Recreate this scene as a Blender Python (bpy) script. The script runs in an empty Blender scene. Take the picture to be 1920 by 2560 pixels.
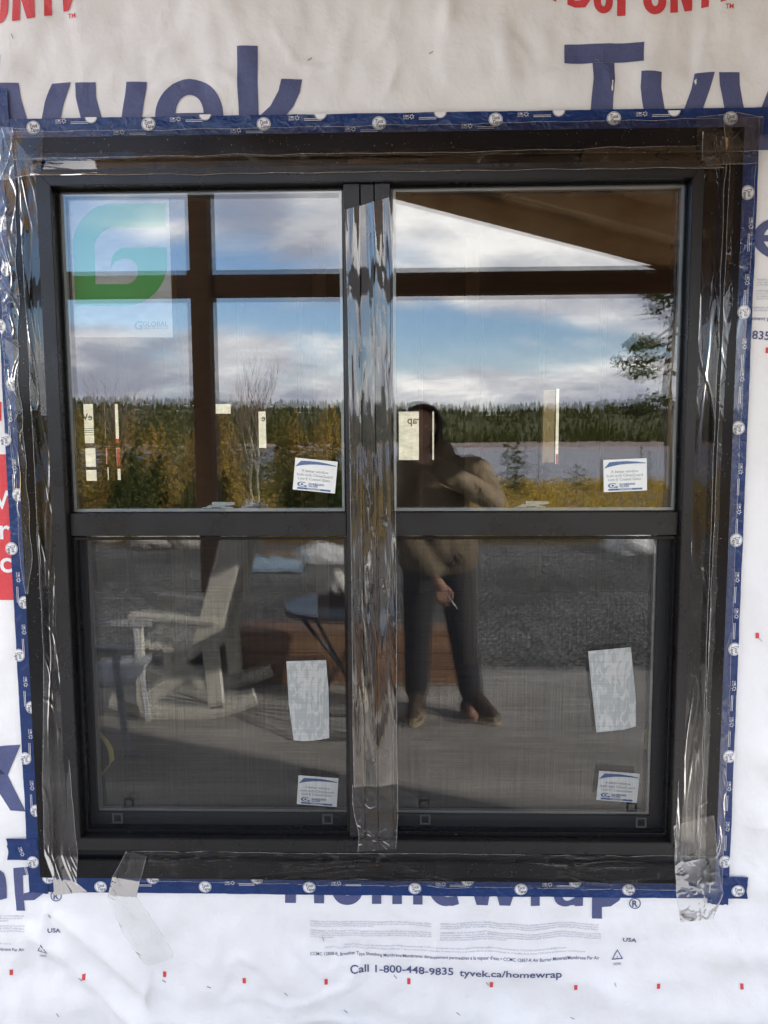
import bpy, bmesh, math, random
import numpy as np
from math import sin, cos, pi, radians, sqrt, atan2
from mathutils import Vector, Matrix, noise

SC = bpy.context.scene
COL = SC.collection

# ------------------------------------------------------------------ camera
# wall plane is y = 0, x to the right, z up from the deck; the camera stands 1.95 m in front of the wall
FPX, DIST, EYE = 1921.0, 1.95, 1.6
_n = Vector((48, -190, FPX)).normalized()
_r = Vector((84034, -253, -FPX)); _r = (_r - _n * _r.dot(_n)).normalized()
_d = _n.cross(_r)


def W(u, v, y=0.0):
    """point of the photograph (1920 x 2560) -> point of the wall plane (or of a plane y metres behind it)"""
    c = Vector((u - 960, v - 1280, FPX))
    q = Vector((c.dot(_r), c.dot(_n), -c.dot(_d)))
    return Vector((0, -DIST, EYE)) + q * ((DIST + y) / q.y)


cam_data = bpy.data.cameras.new('camera')
cam_data.sensor_fit = 'VERTICAL'
cam_data.sensor_height = 24.0
cam_data.lens = 24.0 * FPX / 2560.0
cam_data.clip_start = 0.02
cam_data.clip_end = 4000
cam = bpy.data.objects.new('camera', cam_data)
COL.objects.link(cam)
cx = Vector((_r.x, _n.x, -_d.x)); cy = -Vector((_r.y, _n.y, -_d.y)); cz = -Vector((_r.z, _n.z, -_d.z))
cam.matrix_world = Matrix(((cx.x, cy.x, cz.x, 0), (cx.y, cy.y, cz.y, -DIST), (cx.z, cy.z, cz.z, EYE), (0, 0, 0, 1)))
SC.camera = cam

# ------------------------------------------------------------------ sky, sun, exposure
SUN_EL, SUN_BEHIND = radians(22), radians(23)
world = bpy.data.worlds.new('World'); SC.world = world; world.use_nodes = True
wn = world.node_tree.nodes; wl = world.node_tree.links; wn.clear()


def wnode(t, **kw):
    nd = wn.new(t)
    for k, v in kw.items():
        setattr(nd, k, v)
    return nd


wout = wnode('ShaderNodeOutputWorld'); wbg = wnode('ShaderNodeBackground')
wbg.inputs['Strength'].default_value = 0.10
sky = wnode('ShaderNodeTexSky', sky_type='NISHITA', sun_disc=False, sun_elevation=SUN_EL,
            sun_rotation=pi / 2 - SUN_BEHIND, air_density=1.0, dust_density=0.3, ozone_density=2.0)
tc = wnode('ShaderNodeTexCoord'); sep = wnode('ShaderNodeSeparateXYZ')
wl.new(tc.outputs['Generated'], sep.inputs[0])


def wmath(op, a, b=None):
    m = wnode('ShaderNodeMath', operation=op)
    for i, v in enumerate((a, b)):
        if v is None: continue
        if isinstance(v, (int, float)): m.inputs[i].default_value = v
        else: wl.new(v, m.inputs[i])
    return m.outputs[0]


zz = wmath('ADD', wmath('MAXIMUM', sep.outputs['Z'], 0.0), 0.16)
comb = wnode('ShaderNodeCombineXYZ')
wl.new(wmath('DIVIDE', sep.outputs['X'], zz), comb.inputs[0])
wl.new(wmath('DIVIDE', sep.outputs['Y'], zz), comb.inputs[1])
mp = wnode('ShaderNodeMapping'); mp.inputs['Location'].default_value = (4.0, 4.0, 0.0)
mp.inputs['Rotation'].default_value = (0, 0, 0.25)
wl.new(comb.outputs[0], mp.inputs[0])


def wnoise(scale, detail, rough, dist, off=0.0):
    nz = wnode('ShaderNodeTexNoise', noise_dimensions='4D')
    nz.inputs['Scale'].default_value = scale; nz.inputs['Detail'].default_value = detail
    nz.inputs['Roughness'].default_value = rough; nz.inputs['Distortion'].default_value = dist
    nz.inputs['W'].default_value = off
    wl.new(mp.outputs[0], nz.inputs['Vector'])
    return nz.outputs['Fac']


def wramp(fac, stops):
    r = wnode('ShaderNodeValToRGB'); els = r.color_ramp.elements
    while len(els) < len(stops): els.new(0.5)
    for e, (p, c) in zip(els, stops):
        e.position = p; e.color = (*c, 1) if len(c) == 3 else c
    r.color_ramp.interpolation = 'EASE'
    wl.new(fac, r.inputs[0])
    return r.outputs[0]


CLOUD_W = 18.8
cover = wramp(wnoise(0.62, 7, 0.55, 0.3, CLOUD_W), [(0.425, (0, 0, 0)), (0.53, (1, 1, 1))])
shade = wramp(wnoise(1.5, 8, 0.6, 0.3, CLOUD_W + 4.1),
              [(0.38, (4.8, 5.0, 6.0)), (0.50, (8.8, 8.7, 9.0)), (0.60, (15.0, 14.3, 13.6))])
# pale band of distant cloud low over the horizon, all the way round
hz = wmath('MULTIPLY', wmath('MAXIMUM', wmath('SUBTRACT', 1.0, wmath('MULTIPLY', sep.outputs['Z'], 8.0)), 0.0), 0.75)
cover = wmath('MAXIMUM', cover, hz)
blue = wnode('ShaderNodeMix', data_type='RGBA', blend_type='MULTIPLY'); blue.inputs[0].default_value = 1.0
blue.inputs[7].default_value = (1.48, 1.5, 1.64, 1)
wl.new(sky.outputs[0], blue.inputs[6])
mixs = wnode('ShaderNodeMix', data_type='RGBA')
wl.new(cover, mixs.inputs[0]); wl.new(blue.outputs[2], mixs.inputs[6]); wl.new(shade, mixs.inputs[7])
wl.new(mixs.outputs[2], wbg.inputs['Color']); wl.new(wbg.outputs[0], wout.inputs[0])

sun = bpy.data.lights.new('sun', 'SUN'); sun.energy = 5.0; sun.angle = radians(0.53); sun.color = (1.0, 0.92, 0.81)
sun_o = bpy.data.objects.new('sun', sun); COL.objects.link(sun_o)
sdir = Vector((cos(SUN_BEHIND) * cos(SUN_EL), sin(SUN_BEHIND) * cos(SUN_EL), sin(SUN_EL)))
sun_o.rotation_euler = sdir.to_track_quat('Z', 'Y').to_euler()
sun_o.location = sdir * 30

vs = SC.view_settings
vs.view_transform = 'Standard'; vs.look = 'None'; vs.exposure = 1.93; vs.gamma = 1.0; vs.use_curve_mapping = False
SC.render.engine = 'CYCLES'
cy_ = SC.cycles
cy_.max_bounces = 8; cy_.transparent_max_bounces = 16; cy_.glossy_bounces = 6; cy_.diffuse_bounces = 4
cy_.transmission_bounces = 6
cy_.caustics_reflective = False; cy_.caustics_refractive = False
cy_.sample_clamp_indirect = 6.0
cy_.use_denoising = True
try:
    cy_.denoiser = 'OPENIMAGEDENOISE'; cy_.denoising_input_passes = 'RGB_ALBEDO_NORMAL'; cy_.denoising_prefilter = 'ACCURATE'
except Exception:
    pass


# ------------------------------------------------------------------ materials
def new_mat(name):
    m = bpy.data.materials.new(name); m.use_nodes = True
    nt = m.node_tree; nt.nodes.clear()
    out = nt.nodes.new('ShaderNodeOutputMaterial')
    return m, nt, out


def pbsdf(nt, out, col, rough=0.6, metal=0.0, spec=0.5):
    b = nt.nodes.new('ShaderNodeBsdfPrincipled')
    b.inputs['Base Color'].default_value = (*col, 1); b.inputs['Roughness'].default_value = rough
    b.inputs['Metallic'].default_value = metal; b.inputs['Specular IOR Level'].default_value = spec
    nt.links.new(b.outputs[0], out.inputs[0])
    return b


def tex_noise(nt, scale, detail=4, rough=0.55, dist=0.0, vec=None, stretch=None, coord='Object'):
    nz = nt.nodes.new('ShaderNodeTexNoise')
    nz.inputs['Scale'].default_value = scale; nz.inputs['Detail'].default_value = detail
    nz.inputs['Roughness'].default_value = rough; nz.inputs['Distortion'].default_value = dist
    t = nt.nodes.new('ShaderNodeTexCoord')
    if stretch:
        mpn = nt.nodes.new('ShaderNodeMapping'); mpn.inputs['Scale'].default_value = stretch
        nt.links.new(t.outputs[coord], mpn.inputs[0]); nt.links.new(mpn.outputs[0], nz.inputs['Vector'])
    else:
        nt.links.new(t.outputs[coord], nz.inputs['Vector'])
    return nz


def ramp(nt, fac, stops):
    r = nt.nodes.new('ShaderNodeValToRGB'); els = r.color_ramp.elements
    while len(els) < len(stops): els.new(0.5)
    for e, (p, c) in zip(els, stops):
        e.position = p; e.color = (*c, 1)
    nt.links.new(fac, r.inputs[0])
    return r


def bump(nt, height, strength, dist=0.01):
    b = nt.nodes.new('ShaderNodeBump'); b.inputs['Strength'].default_value = strength; b.inputs['Distance'].default_value = dist
    nt.links.new(height, b.inputs['Height'])
    return b


MATS = {}


def mat(name, col, rough=0.6, metal=0.0, var=None, scale=8.0, stretch=None, bmp=0.0, bscale=None, bdist=0.004, spec=0.5, detail=5, rvar=None, orand=0.0):
    """plain procedural material: colour varied between col and var by noise, with fine relief"""
    if name in MATS: return MATS[name]
    m, nt, out = new_mat(name)
    b = pbsdf(nt, out, col, rough, metal, spec)
    if var:
        nz = tex_noise(nt, scale, detail, 0.6, 0.3, stretch=stretch)
        rp = ramp(nt, nz.outputs['Fac'], [(0.3, col), (0.7, var)])
        nt.links.new(rp.outputs[0], b.inputs['Base Color'])
        if orand:      # each board has its own tone
            oi = nt.nodes.new('ShaderNodeObjectInfo'); mr = nt.nodes.new('ShaderNodeMapRange')
            mr.inputs[3].default_value = 1.0 - orand; mr.inputs[4].default_value = 1.0 + orand
            nt.links.new(oi.outputs['Random'], mr.inputs[0])
            hs = nt.nodes.new('ShaderNodeHueSaturation'); nt.links.new(mr.outputs[0], hs.inputs['Value']); nt.links.new(rp.outputs[0], hs.inputs['Color'])
            nt.links.new(hs.outputs[0], b.inputs['Base Color'])
    if rvar:
        nz3 = tex_noise(nt, rvar[2], 4, 0.6)
        rp3 = ramp(nt, nz3.outputs['Fac'], [(0.35, (rvar[0],) * 3), (0.65, (rvar[1],) * 3)])
        nt.links.new(rp3.outputs[0], b.inputs['Roughness'])
    if bmp:
        nz2 = tex_noise(nt, bscale or scale * 4, 6, 0.6, stretch=stretch)
        bp = bump(nt, nz2.outputs['Fac'], bmp, bdist)
        nt.links.new(bp.outputs[0], b.inputs['Normal'])
    MATS[name] = m
    return m


def make_wrap():
    m, nt, out = new_mat('house_wrap_white')
    b = pbsdf(nt, out, (0.8, 0.8, 0.8), 0.55, 0, 0.35)
    nz = tex_noise(nt, 6, 6, 0.6, 0.4)
    rp = ramp(nt, nz.outputs['Fac'], [(0.3, (0.77, 0.765, 0.75)), (0.7, (0.83, 0.83, 0.82))])
    sc_ = tex_noise(nt, 9, 8, 0.72, 1.5, stretch=(1, 1, 2.2))
    sr = ramp(nt, sc_.outputs['Fac'], [(0.64, (1, 1, 1)), (0.80, (0.80, 0.78, 0.74))])
    mu = nt.nodes.new('ShaderNodeMix'); mu.data_type = 'RGBA'; mu.blend_type = 'MULTIPLY'; mu.inputs[0].default_value = 1.0
    nt.links.new(rp.outputs[0], mu.inputs[6]); nt.links.new(sr.outputs[0], mu.inputs[7])
    nt.links.new(mu.outputs[2], b.inputs['Base Color'])
    n1 = tex_noise(nt, 14, 4, 0.55, 0.2)
    n2 = tex_noise(nt, 420, 3, 0.6)
    b1 = bump(nt, n1.outputs['Fac'], 0.45, 0.012)
    b2 = bump(nt, n2.outputs['Fac'], 0.10, 0.001)
    nt.links.new(b1.outputs[0], b2.inputs['Normal'])
    nt.links.new(b2.outputs[0], b.inputs['Normal'])
    return m


def make_ink(name, col, mott):
    m, nt, out = new_mat(name)
    b = pbsdf(nt, out, col, 0.5, 0, 0.4)
    nz = tex_noise(nt, 260, 4, 0.7)
    rp = ramp(nt, nz.outputs['Fac'], [(0.35, col), (0.75, mott)])
    nt.links.new(rp.outputs[0], b.inputs['Base Color'])
    n1 = tex_noise(nt, 14, 4, 0.55, 0.2)
    b1 = bump(nt, n1.outputs['Fac'], 0.45, 0.012)
    nt.links.new(b1.outputs[0], b.inputs['Normal'])
    return m


def make_translucent(name, col, amount):
    m, nt, out = new_mat(name)
    dif = nt.nodes.new('ShaderNodeBsdfDiffuse'); tr = nt.nodes.new('ShaderNodeBsdfTranslucent'); mx = nt.nodes.new('ShaderNodeMixShader')
    nz = tex_noise(nt, 9, 5, 0.6, 0.5, stretch=(1, 1, 2.5))
    rp = ramp(nt, nz.outputs['Fac'], [(0.3, tuple(c * 0.66 for c in col)), (0.7, col)])
    nt.links.new(rp.outputs[0], dif.inputs[0]); nt.links.new(rp.outputs[0], tr.inputs[0])
    mx.inputs[0].default_value = amount
    nt.links.new(dif.outputs[0], mx.inputs[1]); nt.links.new(tr.outputs[0], mx.inputs[2]); nt.links.new(mx.outputs[0], out.inputs[0])
    return m


def make_glass(name, refl, tint, haze=0.0):
    m, nt, out = new_mat(name)
    tr = nt.nodes.new('ShaderNodeBsdfTransparent'); tr.inputs[0].default_value = (*tint, 1)
    gl = nt.nodes.new('ShaderNodeBsdfGlossy'); gl.inputs['Roughness'].default_value = 0.0; gl.inputs[0].default_value = (0.97, 0.98, 1.0, 1)
    lw = nt.nodes.new('ShaderNodeLayerWeight'); lw.inputs[0].default_value = 0.22
    ad = nt.nodes.new('ShaderNodeMath'); ad.operation = 'MULTIPLY_ADD'; ad.use_clamp = True
    ad.inputs[1].default_value = 0.7; ad.inputs[2].default_value = refl
    nt.links.new(lw.outputs['Fresnel'], ad.inputs[0])
    mx = nt.nodes.new('ShaderNodeMixShader')
    nt.links.new(ad.outputs[0], mx.inputs[0]); nt.links.new(tr.outputs[0], mx.inputs[1]); nt.links.new(gl.outputs[0], mx.inputs[2])
    last = mx
    if haze:
        df = nt.nodes.new('ShaderNodeBsdfDiffuse'); df.inputs[0].default_value = (0.6, 0.6, 0.58, 1)
        m2 = nt.nodes.new('ShaderNodeMixShader'); m2.inputs[0].default_value = haze
        nt.links.new(mx.outputs[0], m2.inputs[1]); nt.links.new(df.outputs[0], m2.inputs[2]); last = m2
    nt.links.new(last.outputs[0], out.inputs[0])
    return m


def make_clear_tape(name, haze0, haze1, gloss=0.27):
    m, nt, out = new_mat(name)
    tr = nt.nodes.new('ShaderNodeBsdfTransparent'); tr.inputs[0].default_value = (0.97, 0.97, 0.965, 1)
    gl = nt.nodes.new('ShaderNodeBsdfGlossy'); gl.inputs['Roughness'].default_value = 0.03; gl.inputs[0].default_value = (1, 1, 1, 1)
    df = nt.nodes.new('ShaderNodeBsdfDiffuse'); df.inputs[0].default_value = (0.75, 0.75, 0.74, 1)
    lw = nt.nodes.new('ShaderNodeLayerWeight'); lw.inputs[0].default_value = gloss
    mx = nt.nodes.new('ShaderNodeMixShader')
    nt.links.new(lw.outputs['Fresnel'], mx.inputs[0]); nt.links.new(tr.outputs[0], mx.inputs[1]); nt.links.new(gl.outputs[0], mx.inputs[2])
    # air bubbles and dull patches where the film has let go
    n2 = tex_noise(nt, 30, 5, 0.7, 0.6)
    rp = ramp(nt, n2.outputs['Fac'], [(0.60, (haze0,) * 3), (0.68, (haze1,) * 3)])
    m2 = nt.nodes.new('ShaderNodeMixShader')
    nt.links.new(rp.outputs[0], m2.inputs[0]); nt.links.new(mx.outputs[0], m2.inputs[1]); nt.links.new(df.outputs[0], m2.inputs[2])
    nt.links.new(m2.outputs[0], out.inputs[0])
    return m


def make_screen():
    # woven mesh too fine to build thread by thread: open area lets light through, threads are dark grey
    m, nt, out = new_mat('insect_screen_mesh')
    tr = nt.nodes.new('ShaderNodeBsdfTransparent')
    df = nt.nodes.new('ShaderNodeBsdfDiffuse'); df.inputs[0].default_value = (0.022, 0.023, 0.025, 1)
    t = nt.nodes.new('ShaderNodeTexCoord')
    fac = []
    for ax, sc in (((1, 0, 0), 'X'), ((0, 0, 1), 'Z')):
        w = nt.nodes.new('ShaderNodeTexNoise'); w.inputs['Scale'].default_value = 1.0; w.inputs['Detail'].default_value = 2
        mpn = nt.nodes.new('ShaderNodeMapping')
        mpn.inputs['Scale'].default_value = (420, 1, 5) if sc == 'X' else (5, 1, 420)
        nt.links.new(t.outputs['Object'], mpn.inputs[0]); nt.links.new(mpn.outputs[0], w.inputs['Vector'])
        fac.append(w.outputs['Fac'])
    ad = nt.nodes.new('ShaderNodeMath'); ad.operation = 'ADD'
    nt.links.new(fac[0], ad.inputs[0]); nt.links.new(fac[1], ad.inputs[1])
    mr = nt.nodes.new('ShaderNodeMapRange'); mr.inputs[1].default_value = 0.7; mr.inputs[2].default_value = 1.3
    mr.inputs[3].default_value = 0.22; mr.inputs[4].default_value = 0.44
    nt.links.new(ad.outputs[0], mr.inputs[0])
    mx = nt.nodes.new('ShaderNodeMixShader')
    nt.links.new(mr.outputs[0], mx.inputs[0]); nt.links.new(tr.outputs[0], mx.inputs[1]); nt.links.new(df.outputs[0], mx.inputs[2])
    nt.links.new(mx.outputs[0], out.inputs[0])
    return m


def make_blue_tape():
    m, nt, out = new_mat('blue_sheathing_tape')
    b = pbsdf(nt, out, (0.008, 0.045, 0.19), 0.16, 0, 0.5)
    nz = tex_noise(nt, 22, 5, 0.65, 1.0)
    rp = ramp(nt, nz.outputs['Fac'], [(0.35, (0.0035, 0.023, 0.105)), (0.7, (0.007, 0.036, 0.15))])
    nt.links.new(rp.outputs[0], b.inputs['Base Color'])
    n1 = tex_noise(nt, 30, 4, 0.55, 1.5)
    bp = bump(nt, n1.outputs['Fac'], 0.55, 0.006)
    nt.links.new(bp.outputs[0], b.inputs['Normal'])
    return m


def make_black():
    m, nt, out = new_mat('black_aluminium')
    b = pbsdf(nt, out, (0.006, 0.006, 0.007), 0.3, 0, 0.27)
    n0 = tex_noise(nt, 3.0, 5, 0.6, 0.4)
    rp = ramp(nt, n0.outputs['Fac'], [(0.3, (0.10,) * 3), (0.7, (0.19,) * 3)])
    nt.links.new(rp.outputs[0], b.inputs['Roughness'])
    # white flecks of dust
    v = tex_noise(nt, 260, 2, 0.5)
    rd = ramp(nt, v.outputs['Fac'], [(0.715, (0.006, 0.006, 0.007)), (0.76, (0.26, 0.26, 0.27))])
    sm = tex_noise(nt, 22, 8, 0.75, 2.0)
    rs = ramp(nt, sm.outputs['Fac'], [(0.62, (0, 0, 0)), (0.85, (0.028, 0.028, 0.03))])
    ad = nt.nodes.new('ShaderNodeMix'); ad.data_type = 'RGBA'; ad.blend_type = 'ADD'; ad.inputs[0].default_value = 1.0
    nt.links.new(rd.outputs[0], ad.inputs[6]); nt.links.new(rs.outputs[0], ad.inputs[7])
    nt.links.new(ad.outputs[2], b.inputs['Base Color'])
    n1 = tex_noise(nt, 500, 2, 0.5)
    bp = bump(nt, n1.outputs['Fac'], 0.05, 0.0004)
    nt.links.new(bp.outputs[0], b.inputs['Normal'])
    return m


def make_foliage(name, cols, rough=0.7):
    m, nt, out = new_mat(name)
    oi = nt.nodes.new('ShaderNodeObjectInfo')
    nz = tex_noise(nt, 1.3, 4, 0.65)
    ad = nt.nodes.new('ShaderNodeMath'); ad.operation = 'MULTIPLY_ADD'; ad.inputs[1].default_value = 0.55
    nt.links.new(oi.outputs['Random'], ad.inputs[0]); nt.links.new(nz.outputs['Fac'], ad.inputs[2])
    k = len(cols)
    rp = ramp(nt, ad.outputs[0], [(0.40 + 0.58 * i / max(1, k - 1), c) for i, c in enumerate(cols)])
    dif = nt.nodes.new('ShaderNodeBsdfDiffuse'); tl = nt.nodes.new('ShaderNodeBsdfTranslucent'); mx = nt.nodes.new('ShaderNodeMixShader'); mx.inputs[0].default_value = 0.35
    nt.links.new(rp.outputs[0], dif.inputs[0]); nt.links.new(rp.outputs[0], tl.inputs[0])
    nt.links.new(dif.outputs[0], mx.inputs[1]); nt.links.new(tl.outputs[0], mx.inputs[2]); nt.links.new(mx.outputs[0], out.inputs[0])
    return m


def make_water():
    m, nt, out = new_mat('lake_water')
    b = pbsdf(nt, out, (0.10, 0.095, 0.12), 0.32, 0, 0.5)
    n1 = tex_noise(nt, 0.55, 6, 0.65, 0.4, stretch=(0.35, 1, 1))
    bp = bump(nt, n1.outputs['Fac'], 0.9, 0.5)
    nt.links.new(bp.outputs[0], b.inputs['Normal'])
    return m


def make_gravel():
    m, nt, out = new_mat('gravel')
    b = pbsdf(nt, out, (0.2, 0.2, 0.2), 0.9)
    v = nt.nodes.new('ShaderNodeTexVoronoi'); v.inputs['Scale'].default_value = 22
    t = nt.nodes.new('ShaderNodeTexCoord'); nt.links.new(t.outputs['Object'], v.inputs['Vector'])
    rp = ramp(nt, v.outputs['Color'], [(0.15, (0.06, 0.06, 0.06)), (0.55, (0.15, 0.148, 0.14)), (0.9, (0.36, 0.35, 0.33))])
    nz = tex_noise(nt, 0.35, 5, 0.6)
    rp2 = ramp(nt, nz.outputs['Fac'], [(0.40, (0.5, 0.48, 0.45)), (0.62, (1.0, 1.0, 1.0))])
    mu = nt.nodes.new('ShaderNodeMix'); mu.data_type = 'RGBA'; mu.blend_type = 'MULTIPLY'; mu.inputs[0].default_value = 1.0
    nt.links.new(rp.outputs[0], mu.inputs[6]); nt.links.new(rp2.outputs[0], mu.inputs[7])
    nt.links.new(mu.outputs[2], b.inputs['Base Color'])
    bp = bump(nt, v.outputs['Distance'], 1.0, 0.03)
    nt.links.new(bp.outputs[0], b.inputs['Normal'])
    return m


M_WRAP = make_wrap()
M_INK_BLUE = make_ink('blue_ink', (0.068, 0.082, 0.185), (0.10, 0.115, 0.23))
M_INK_RED = make_ink('red_ink', (0.62, 0.045, 0.055), (0.68, 0.085, 0.09))
M_INK_GREY = make_ink('fine_print_ink', (0.32, 0.34, 0.42), (0.42, 0.43, 0.5))
M_INK_WHITE = mat('white_print', (0.78, 0.78, 0.78), 0.45)
M_BLUE_TAPE = make_blue_tape()
M_CLEAR = make_clear_tape('clear_film', 0.0, 0.05)
M_CLEAR_LOOSE = make_clear_tape('loose_clear_film', 0.012, 0.06, 0.27)
M_CLEAR_SHINY = make_clear_tape('doubled_clear_film', 0.0, 0.05, 0.44)
M_EDGE_GLINT = make_clear_tape('film_edge_glint', 0.30, 0.45)
M_BLACK = make_black()
M_SATIN = mat('satin_black_frame', (0.009, 0.009, 0.010), 0.3, var=(0.013, 0.013, 0.014), scale=14, bmp=0.05, bscale=500, bdist=0.0005, spec=0.38, rvar=(0.24, 0.36, 9))
M_GLASS_OUT = make_glass('coated_glass', 0.090, (0.93, 0.95, 0.94))
M_GLASS_IN = make_glass('coated_inner_glass', 0.078, (0.93, 0.95, 0.94))
M_SCREEN = make_screen()
M_SPACER = mat('spacer_bar', (0.30, 0.31, 0.31), 0.4, 0.6)
M_DARKVINYL = mat('dark_vinyl', (0.02, 0.02, 0.022), 0.5)
M_LOCK = mat('white_plastic', (0.86, 0.87, 0.86), 0.35)
M_STICKER = mat('sticker_paper', (0.74, 0.76, 0.73), 0.5, var=(0.80, 0.82, 0.79), scale=60)
M_STICKER_BLUE = mat('sticker_blue', (0.05, 0.10, 0.24), 0.45, var=(0.12, 0.18, 0.32), scale=120)
M_STICKER_GREY = mat('sticker_grey', (0.26, 0.28, 0.28), 0.5)
M_SHEET = make_translucent('translucent_label', (0.86, 0.87, 0.86), 0.12)
M_GREEN = mat('label_green', (0.06, 0.45, 0.08), 0.5)
M_WOOD = mat('rough_timber', (0.085, 0.043, 0.021), 0.7, var=(0.16, 0.085, 0.04), scale=7, stretch=(1, 1, 0.15), bmp=0.4, bscale=40)
M_SHEATH = mat('roof_sheathing', (0.62, 0.43, 0.24), 0.65, var=(0.38, 0.23, 0.11), scale=5, stretch=(1, 0.2, 1), bmp=0.3, bscale=30, orand=0.5)
M_CEDAR = mat('cedar_board', (0.32, 0.185, 0.105), 0.6, var=(0.19, 0.10, 0.057), scale=9, stretch=(0.12, 1, 1), bmp=0.3, bscale=50, orand=0.3)
M_STUD = mat('stud_wood', (0.42, 0.27, 0.13), 0.65, var=(0.34, 0.2, 0.09), scale=9, stretch=(1, 1, 0.1), bmp=0.2)
M_LIT_PINE = mat('lit_pine', (0.62, 0.42, 0.20), 0.6, var=(0.52, 0.33, 0.14), scale=9, stretch=(1, 1, 0.1), bmp=0.2)  # stud wood in a brighter colour, so the boards look lit
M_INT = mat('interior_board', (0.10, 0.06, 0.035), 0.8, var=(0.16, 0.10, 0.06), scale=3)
M_DECK = mat('weathered_deck', (0.30, 0.285, 0.26), 0.8, var=(0.50, 0.48, 0.45), scale=5, stretch=(0.4, 1, 1), bmp=0.5, bscale=35, orand=0.16)
M_PAINT = mat('white_paint_worn', (0.84, 0.82, 0.76), 0.55, var=(0.70, 0.68, 0.60), scale=14, bmp=0.2)
M_GREYPAINT = mat('grey_paint', (0.62, 0.64, 0.68), 0.5, var=(0.50, 0.52, 0.57), scale=10)
M_METAL = mat('dark_metal', (0.025, 0.025, 0.03), 0.4, 0.4)
M_TABLE = mat('table_glass', (0.10, 0.13, 0.19), 0.08)
M_BOXMETAL = mat('black_box', (0.02, 0.02, 0.02), 0.35)
M_TISSUE = mat('tissue', (0.8, 0.79, 0.75), 0.8)
M_ROCK = mat('granite', (0.30, 0.28, 0.25), 0.85, var=(0.48, 0.45, 0.40), scale=3, bmp=0.8, bscale=9, bdist=0.05)
M_GRAVEL = make_gravel()
M_EARTH = mat('moorland', (0.11, 0.085, 0.03), 0.95, var=(0.16, 0.10, 0.035), scale=0.5, bmp=0.6, bscale=6, bdist=0.15)
M_FARHILL = mat('far_forest_floor', (0.045, 0.05, 0.02), 0.95, var=(0.075, 0.07, 0.025), scale=0.05)
M_WATER = make_water()
M_SHORE = mat('rocky_shore', (0.24, 0.18, 0.17), 0.9, var=(0.34, 0.27, 0.25), scale=0.4, bmp=0.8, bdist=0.2)
M_LARCH = make_foliage('larch_needles', [(0.18, 0.17, 0.06), (0.42, 0.30, 0.08), (0.32, 0.22, 0.065), (0.15, 0.16, 0.06)])
M_SPRUCE = make_foliage('spruce_needles', [(0.03, 0.05, 0.02), (0.055, 0.08, 0.03), (0.08, 0.095, 0.035)])
M_FARTREE = make_foliage('far_conifers', [(0.045, 0.055, 0.022), (0.11, 0.11, 0.035), (0.22, 0.19, 0.055)])
M_PALE = make_foliage('pale_spruce_needles', [(0.06, 0.085, 0.045), (0.08, 0.12, 0.06)])
M_SCRUB = make_foliage('scrub_leaves', [(0.12, 0.10, 0.03), (0.26, 0.18, 0.04), (0.40, 0.28, 0.05)])
M_BARK = mat('bark', (0.09, 0.065, 0.05), 0.9, var=(0.15, 0.12, 0.10), scale=12, bmp=0.6)
M_BIRCH = mat('birch_bark', (0.62, 0.58, 0.53), 0.7, var=(0.36, 0.31, 0.27), scale=10)
M_TWIG = mat('bare_twigs', (0.17, 0.12, 0.10), 0.8)
M_JACKET = mat('khaki_cloth', (0.22, 0.17, 0.11), 0.85, var=(0.12, 0.095, 0.065), scale=20, bmp=0.4, bscale=30)
M_HOOD = mat('dark_hood_lining', (0.03, 0.022, 0.017), 0.85, bmp=0.3, bscale=30)
M_TROUSER = mat('dark_trousers', (0.022, 0.021, 0.026), 0.8, bmp=0.3, bscale=30)
M_BOOT = mat('boot_leather', (0.06, 0.038, 0.024), 0.6)
M_SOLE = mat('boot_sole', (0.45, 0.38, 0.22), 0.7)
M_SKIN = mat('skin', (0.45, 0.26, 0.19), 0.55)
M_HAIR = mat('dark_hair', (0.02, 0.014, 0.011), 0.5)
M_PHONE = mat('phone_black', (0.01, 0.01, 0.012), 0.15)
M_LENS = mat('lens_glass', (0.25, 0.27, 0.30), 0.1)
M_TARP = mat('blue_tarp', (0.20, 0.30, 0.40), 0.3, var=(0.38, 0.48, 0.56), scale=5, bmp=1.0, bscale=8, bdist=0.05)
M_PLASTIC = mat('white_film', (0.6, 0.6, 0.6), 0.3, var=(0.75, 0.75, 0.75), scale=12, bmp=1.0, bscale=14, bdist=0.03)
M_YELLOW = mat('yellow_strap', (0.50, 0.42, 0.08), 0.5)
M_STAPLE = mat('staple_steel', (0.35, 0.35, 0.36), 0.3, 0.9)
M_REARWRAP = make_translucent('backlit_wrap', (0.66, 0.62, 0.50), 0.42)
M_REARINK = mat('print_seen_through', (0.16, 0.16, 0.17), 0.8)
M_REARRED = make_translucent('red_print_seen_through', (0.75, 0.10, 0.08), 0.55)


# ------------------------------------------------------------------ mesh helpers
def mesh_obj(name, verts, faces, m, parent=None, smooth=False):
    me = bpy.data.meshes.new(name)
    me.from_pydata([tuple(v) for v in verts], [], faces); me.validate(); me.update()
    return link(name, me, m, parent, smooth)


def link(name, me, m, parent=None, smooth=False):
    if m is not None:
        ms = m if isinstance(m, (list, tuple)) else [m]
        if len(me.materials) == 0:
            for x in ms: me.materials.append(x)
    if smooth:
        me.polygons.foreach_set('use_smooth', [True] * len(me.polygons))
    o = bpy.data.objects.new(name, me); COL.objects.link(o)
    if parent is not None: o.parent = parent
    return o


def bm_obj(name, bm, m, parent=None, smooth=False):
    me = bpy.data.meshes.new(name); bm.to_mesh(me); bm.free()
    return link(name, me, m, parent, smooth)


def thing(name, label, cat, loc=(0, 0, 0), rotz=0.0, group=None):
    o = bpy.data.objects.new(name, None); o.empty_display_size = 0.1; COL.objects.link(o)
    o.location = loc; o.rotation_euler = (0, 0, rotz)
    return tag(o, label, cat, group)


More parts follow.
